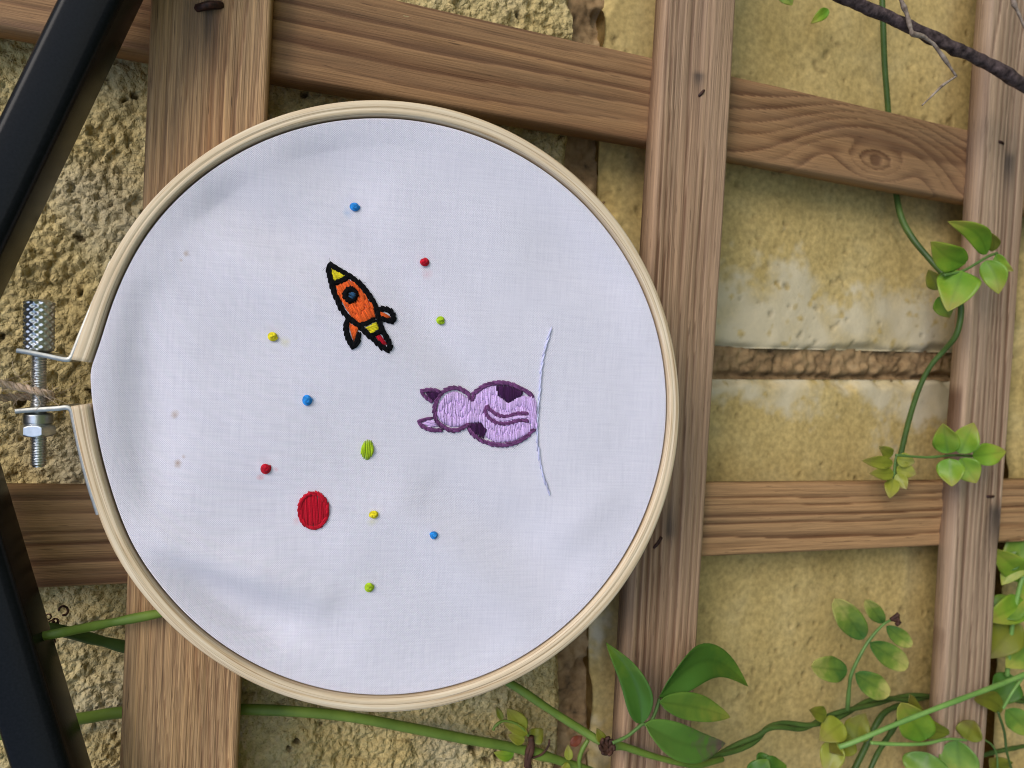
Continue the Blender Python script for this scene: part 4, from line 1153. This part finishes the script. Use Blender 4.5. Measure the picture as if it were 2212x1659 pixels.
for b_, t_, w_, k_, kw in [((615, 350), (445, 238), 50, 'lime', dict(bend=-0.05)), ((600, 385), (528, 588), 68, 'lime', dict(shape=0.3, curl=0.25)), ((735, 295), (538, 130), 36, 'lime', dict(bend=0.12)), ((728, 328), (800, 512), 40, 'lime', dict(bend=-0.08)),
                        ((785, 295), (882, 388), 22, 'lime', dict(bend=0.15)), ((765, 278), (745, 178), 20, 'olive', dict(bend=0.1))]:
    leaf(vD, Dz(*b_), Dz(*t_), w_, 0.005, k_, d2=0.001, **kw)
leaf(vD, Dz(470, 490), Dz(415, 382), 28, 0.016, 'olive'); leaf(vD, Dz(468, 530), Dz(532, 648), 32, 0.014, 'lime')
stem(vD, [Dz(235, 1400), Dz(400, 1412), Dz(540, 1402), Dz(680, 1405)], 0.010, 0.0005, STEM['blue'], 'leaf_stalk')
for b_, t_, w_ in [((520, 1392), (495, 1232), 42), ((585, 1392), (662, 1222), 42), ((530, 1418), (542, 1572), 42), ((590, 1418), (678, 1556), 42), ((655, 1408), (848, 1380), 38)]:
    leaf(vD, Dz(*b_), Dz(*t_), w_, 0.007, 'lime', d2=0.003, curl=0.08)
for b_, t_, w_ in [((218, 1448), (62, 1432), 24), ((222, 1500), (102, 1502), 24), ((215, 1402), (150, 1358), 20), ((238, 1420), (342, 1440), 26), ((238, 1468), (348, 1508), 28), ((240, 1502), (292, 1588), 22), ((220, 1532), (200, 1634), 24)]:
    leaf(vD, Dz(*b_), Dz(*t_), w_, 0.016, 'yellow', d2=0.012, curl=0.1)
stem(vD, [Dz(240, 1395), Dz(228, 1450), Dz(222, 1540)], 0.017, 0.0005, STEM['blue'], 'leaf_stalk')
leaf(vD, (1685, -30), (1712, 12), 30, 0.03, 'mid'); leaf(vD, (1790, 20), (1755, 48), 22, 0.045, 'lime')
# E: twisted stems and sprays at the foot of the lowest lath
vE = plant('vine', atw(1850, 1560, 0.04), 'tangled twisted vine with yellow-tipped leaves at the lowest cross lath')
Ez = lambda x, y: (1626.6 + x * 0.26475, 1247 + y * 0.26475)
base_path = path3([(*Ez(-700, 1620), 0.02), (*Ez(-350, 1480), 0.026), (*Ez(0, 1330), 0.030), (*Ez(120, 1235), 0.032), (*Ez(250, 1208), 0.033), (*Ez(430, 1218), 0.034), (*Ez(600, 1160), 0.036), (*Ez(800, 1085), 0.038), (*Ez(1000, 1012), 0.042), (*Ez(1250, 985), 0.046), (*Ez(1450, 975), 0.048), (*Ez(1800, 960), 0.050), (*Ez(2300, 1010), 0.05)], 0.036, 260)
Tb = np.gradient(base_path, axis=0); Tb /= np.linalg.norm(Tb, axis=1)[:, None]
nb = np.cross(Tb, np.array([0, 1.0, 0.1])); nb /= np.linalg.norm(nb, axis=1)[:, None]; bb_ = np.cross(Tb, nb)
ab_ = np.r_[0, np.cumsum(np.linalg.norm(np.diff(base_path, axis=0), axis=1))]
for k in range(2):
    ph = ab_ / 0.050 * 6.283 + k * math.pi + 0.8
    V, F = tube(base_path + 0.0010 * (np.cos(ph)[:, None] * nb + np.sin(ph)[:, None] * bb_), 0.0010, 9)
    mesh_obj('stem', V, F, STEM['dark'], vE)
stem(vE, [(*Ez(760, 1700), 0.04), (*Ez(900, 1420), 0.042), (*Ez(1010, 1190), 0.044), (*Ez(1110, 1080), 0.046), (*Ez(1330, 1010), 0.05)], 0.044, 0.0013, STEM['dark'])
stem(vE, [(*Ez(900, 1700), 0.036), (*Ez(1010, 1450), 0.038), (*Ez(1110, 1290), 0.042), (*Ez(1200, 1150), 0.046)], 0.04, 0.0011, STEM['dark'])
stem(vE, [(*Ez(700, 1385), 0.016), (*Ez(830, 1340), 0.013), (*Ez(1200, 1185), 0.008), (*Ez(1600, 1030), 0.004), (*Ez(2000, 880), 0.004), (*Ez(2300, 760), 0.004)], 0.01, 0.0010, STEM['bright'])
stem(vE, [(*Ez(770, 1080), 0.036), (*Ez(785, 900), 0.032), (*Ez(810, 770), 0.029), (*Ez(930, 540), 0.026), (*Ez(1060, 388), 0.024), (*Ez(1150, 338), 0.023)], 0.03, 0.0009, STEM['blue'], 'leaf_stalk', taper=0.0005)
for b_, t_, w_, kw in [((905, 505), (675, 185), 44, {}), ((1062, 375), (925, 190), 26, {}), ((955, 532), (1275, 745), 38, {}), ((1090, 400), (1300, 568), 27, {}), ((770, 765), (485, 730), 42, {}), ((835, 785), (1120, 972), 40, {})]:
    leaf(vE, Ez(*b_), Ez(*t_), w_, 0.027, 'twotone', d2=0.022, curl=0.06, shape=0.5, fold=0.35, blunt=0.5)
bag = Bag()
for k in range(4):
    V, F = tube(path3([(*Ez(1120, 345), 0.023), (*Ez(1160 + 12 * k, 320 + 14 * k), 0.021), (*Ez(1190 - 6 * k, 300 + 28 * k), 0.020)], 0.02, 8), np.linspace(0.0006, 0.0009, 8), 6); bag.add(V, F, 0.5)
bag.build('dry_bud', MAT_BROWN, vE)
stem(vE, [(*Ez(960, 1350), 0.012), (*Ez(1180, 1362), 0.010), (*Ez(1400, 1358), 0.009), (*Ez(1590, 1320), 0.009), (*Ez(1740, 1330), 0.010)], 0.01, 0.0008, STEM['bright'], 'leaf_stalk', taper=0.0005)
for b_, t_, w_, k_, kw in [((1410, 1330), (1225, 1050), 54, 'lime', dict(shape=0.42)), ((1605, 1282), (1310, 985), 36, 'olive', dict(bend=-0.16, shape=0.4)), ((1425, 1430), (1395, 1690), 66, 'mid', dict(shape=0.4)), ((1665, 1330), (1700, 1690), 54, 'mid', dict(shape=0.45)),
                        ((1742, 1325), (1800, 1175), 36, 'olive', {}), ((2040, 1085), (1830, 1005), 30, 'olive', dict(bend=0.1)), ((2065, 1080), (2290, 1290), 36, 'mid', {})]:
    leaf(vE, Ez(*b_), Ez(*t_), w_, 0.015, k_, d2=0.012, curl=0.12, blunt=0.6, **kw)
for b_, t_, w_, k_, kw in [((735, 1190), (555, 1320), 42, 'yellow', {}), ((850, 1340), (915, 1120), 40, 'olive', dict(bend=-0.1)), ((680, 1330), (600, 1620), 38, 'yellow', {}), ((800, 1300), (640, 1420), 44, 'olive', {}), ((600, 1130), (480, 1090), 26, 'olive', {}), ((40, 1640), (250, 1560), 50, 'dark', dict(bend=-0.2)), ((2060, 1600), (1950, 1500), 40, 'olive', {})]:
    leaf(vE, Ez(*b_), Ez(*t_), w_, 0.024, k_, d2=0.020, curl=0.18, **kw)
stem(vE, [(*Ez(2000, 1100), 0.008), (*Ez(2050, 1260), 0.009), (*Ez(2070, 1420), 0.010), (*Ez(2120, 1600), 0.012)], 0.01, 0.00055, STEM['dark'], 'leaf_stalk')
stem(vE, [(*Ez(1840, 1465), 0.046), (*Ez(2000, 1420), 0.044), (*Ez(2300, 1360), 0.042)], 0.045, 0.0010, STEM['dark'])
stem(vE, [(*Ez(1880, 1320), 0.02), (*Ez(1950, 1370), 0.02), (*Ez(1990, 1460), 0.02), (*Ez(1995, 1620), 0.02)], 0.02, 0.0004, STEM['blue'], 'tendril')
stem(vE, [(*Ez(2040, 1070), 0.008), (*Ez(2120, 930), 0.006), (*Ez(2240, 760), 0.006)], 0.008, 0.0006, STEM['bright'], 'leaf_stalk')
# F: foliage showing past the lowest cross lath
vF = plant('leafy_shoot', atw(2200, 1280, 0.04), 'bright green leafy shoot showing behind the outer side of the grey lath', 'vine')
stem(vF, [(2280, 1080, 0.03), (2215, 1230, 0.03), (2190, 1330, 0.032), (2175, 1460, 0.034)], 0.03, 0.0010, STEM['bright'])
for b_, t_, w_, k_, d_ in [((2240, 1130), (2172, 1262), 56, 'mid', 0.034), ((2225, 1250), (2152, 1196), 44, 'lime', 0.030), ((2150, 1330), (2212, 1290), 46, 'mid', 0.034), ((2215, 1300), (2143, 1340), 44, 'lime', 0.030), ((2200, 1340), (2140, 1420), 50, 'olive', 0.034), ((2230, 1210), (2225, 1330), 40, 'lime', 0.030), ((2170, 1230), (2196, 1190), 30, 'dark', 0.036), ((2230, 1390), (2180, 1440), 46, 'mid', 0.032), ((2190, 1460), (2150, 1520), 44, 'dark', 0.034)]:
    leaf(vF, b_, t_, w_, d_, k_, d2=d_ - 0.004, curl=0.2, roll=0.3)
# woody branch across the top corner
br = plant('woody_branch', atw(2000, 80, 0.0), 'dark purplish woody branch with a thin dry twig across the grey lath', 'branch')
Tz = lambda x, y: (1843.5 + x * 0.16668, y * 0.16668)
P = path3([(*Tz(-500, -260), 0.0), (*Tz(-200, -90), 0.0), (*Tz(100, 62), 0.0), (*Tz(500, 245), -0.001), (*Tz(900, 430), -0.002), (*Tz(1300, 620), -0.003), (*Tz(1700, 800), -0.003), (*Tz(2000, 975), -0.004), (*Tz(2300, 1160), -0.004), (*Tz(2900, 1500), -0.004)], 0, 260)
V, F = tube(P, 0.0022 + 0.00012 * gnoise((262, 1), (6, 0.01), 3).ravel()[:260], 22)
N_ = gnoise((262, 22), (3.0, 1.2), 9); nrm = V.reshape(262, 22, 3) - np.vstack([P[:1], P, P[-1:]])[:, None]
V = (V.reshape(262, 22, 3) + nrm * 0.07 * N_[..., None]).reshape(-1, 3)
mesh_obj('limb', V, F, MAT_BARK, br)
def twig(pts, r0, r1, d0, d1):
    pts = [(*Tz(x, y), d0 + (d1 - d0) * i / (len(pts) - 1)) for i, (x, y) in enumerate(pts)]
    Q = np.array([W(*at([(p[0], p[1])], p[2])[0])[:] for p in pts])
    seg = np.vstack([Q[i] + (Q[i + 1] - Q[i]) * np.linspace(0, 1, 8, endpoint=False)[:, None] for i in range(len(Q) - 1)] + [Q[-1:]])
    seg = lowpass(seg.copy(), 2, False)
    V, F = tube(seg, np.linspace(r0, r1, len(seg)) * (1 + 0.18 * gnoise((len(seg), 1), (2, .01), len(seg)).ravel()), 8)
    mesh_obj('twig', V, F, MAT_DRY, br)
twig([(590, -80), (640, 60), (690, 170), (730, 330), (760, 440), (900, 470), (1040, 570), (1180, 760), (1330, 985)], 0.00085, 0.0006, -0.005, -0.006)
twig([(1335, 985), (1150, 1110), (1020, 1240), (890, 1365)], 0.0005, 0.0003, -0.006, -0.004)
twig([(2050, -60), (2085, 60), (2150, 190), (2190, 290), (2260, 400)], 0.0008, 0.0006, -0.005, -0.006)
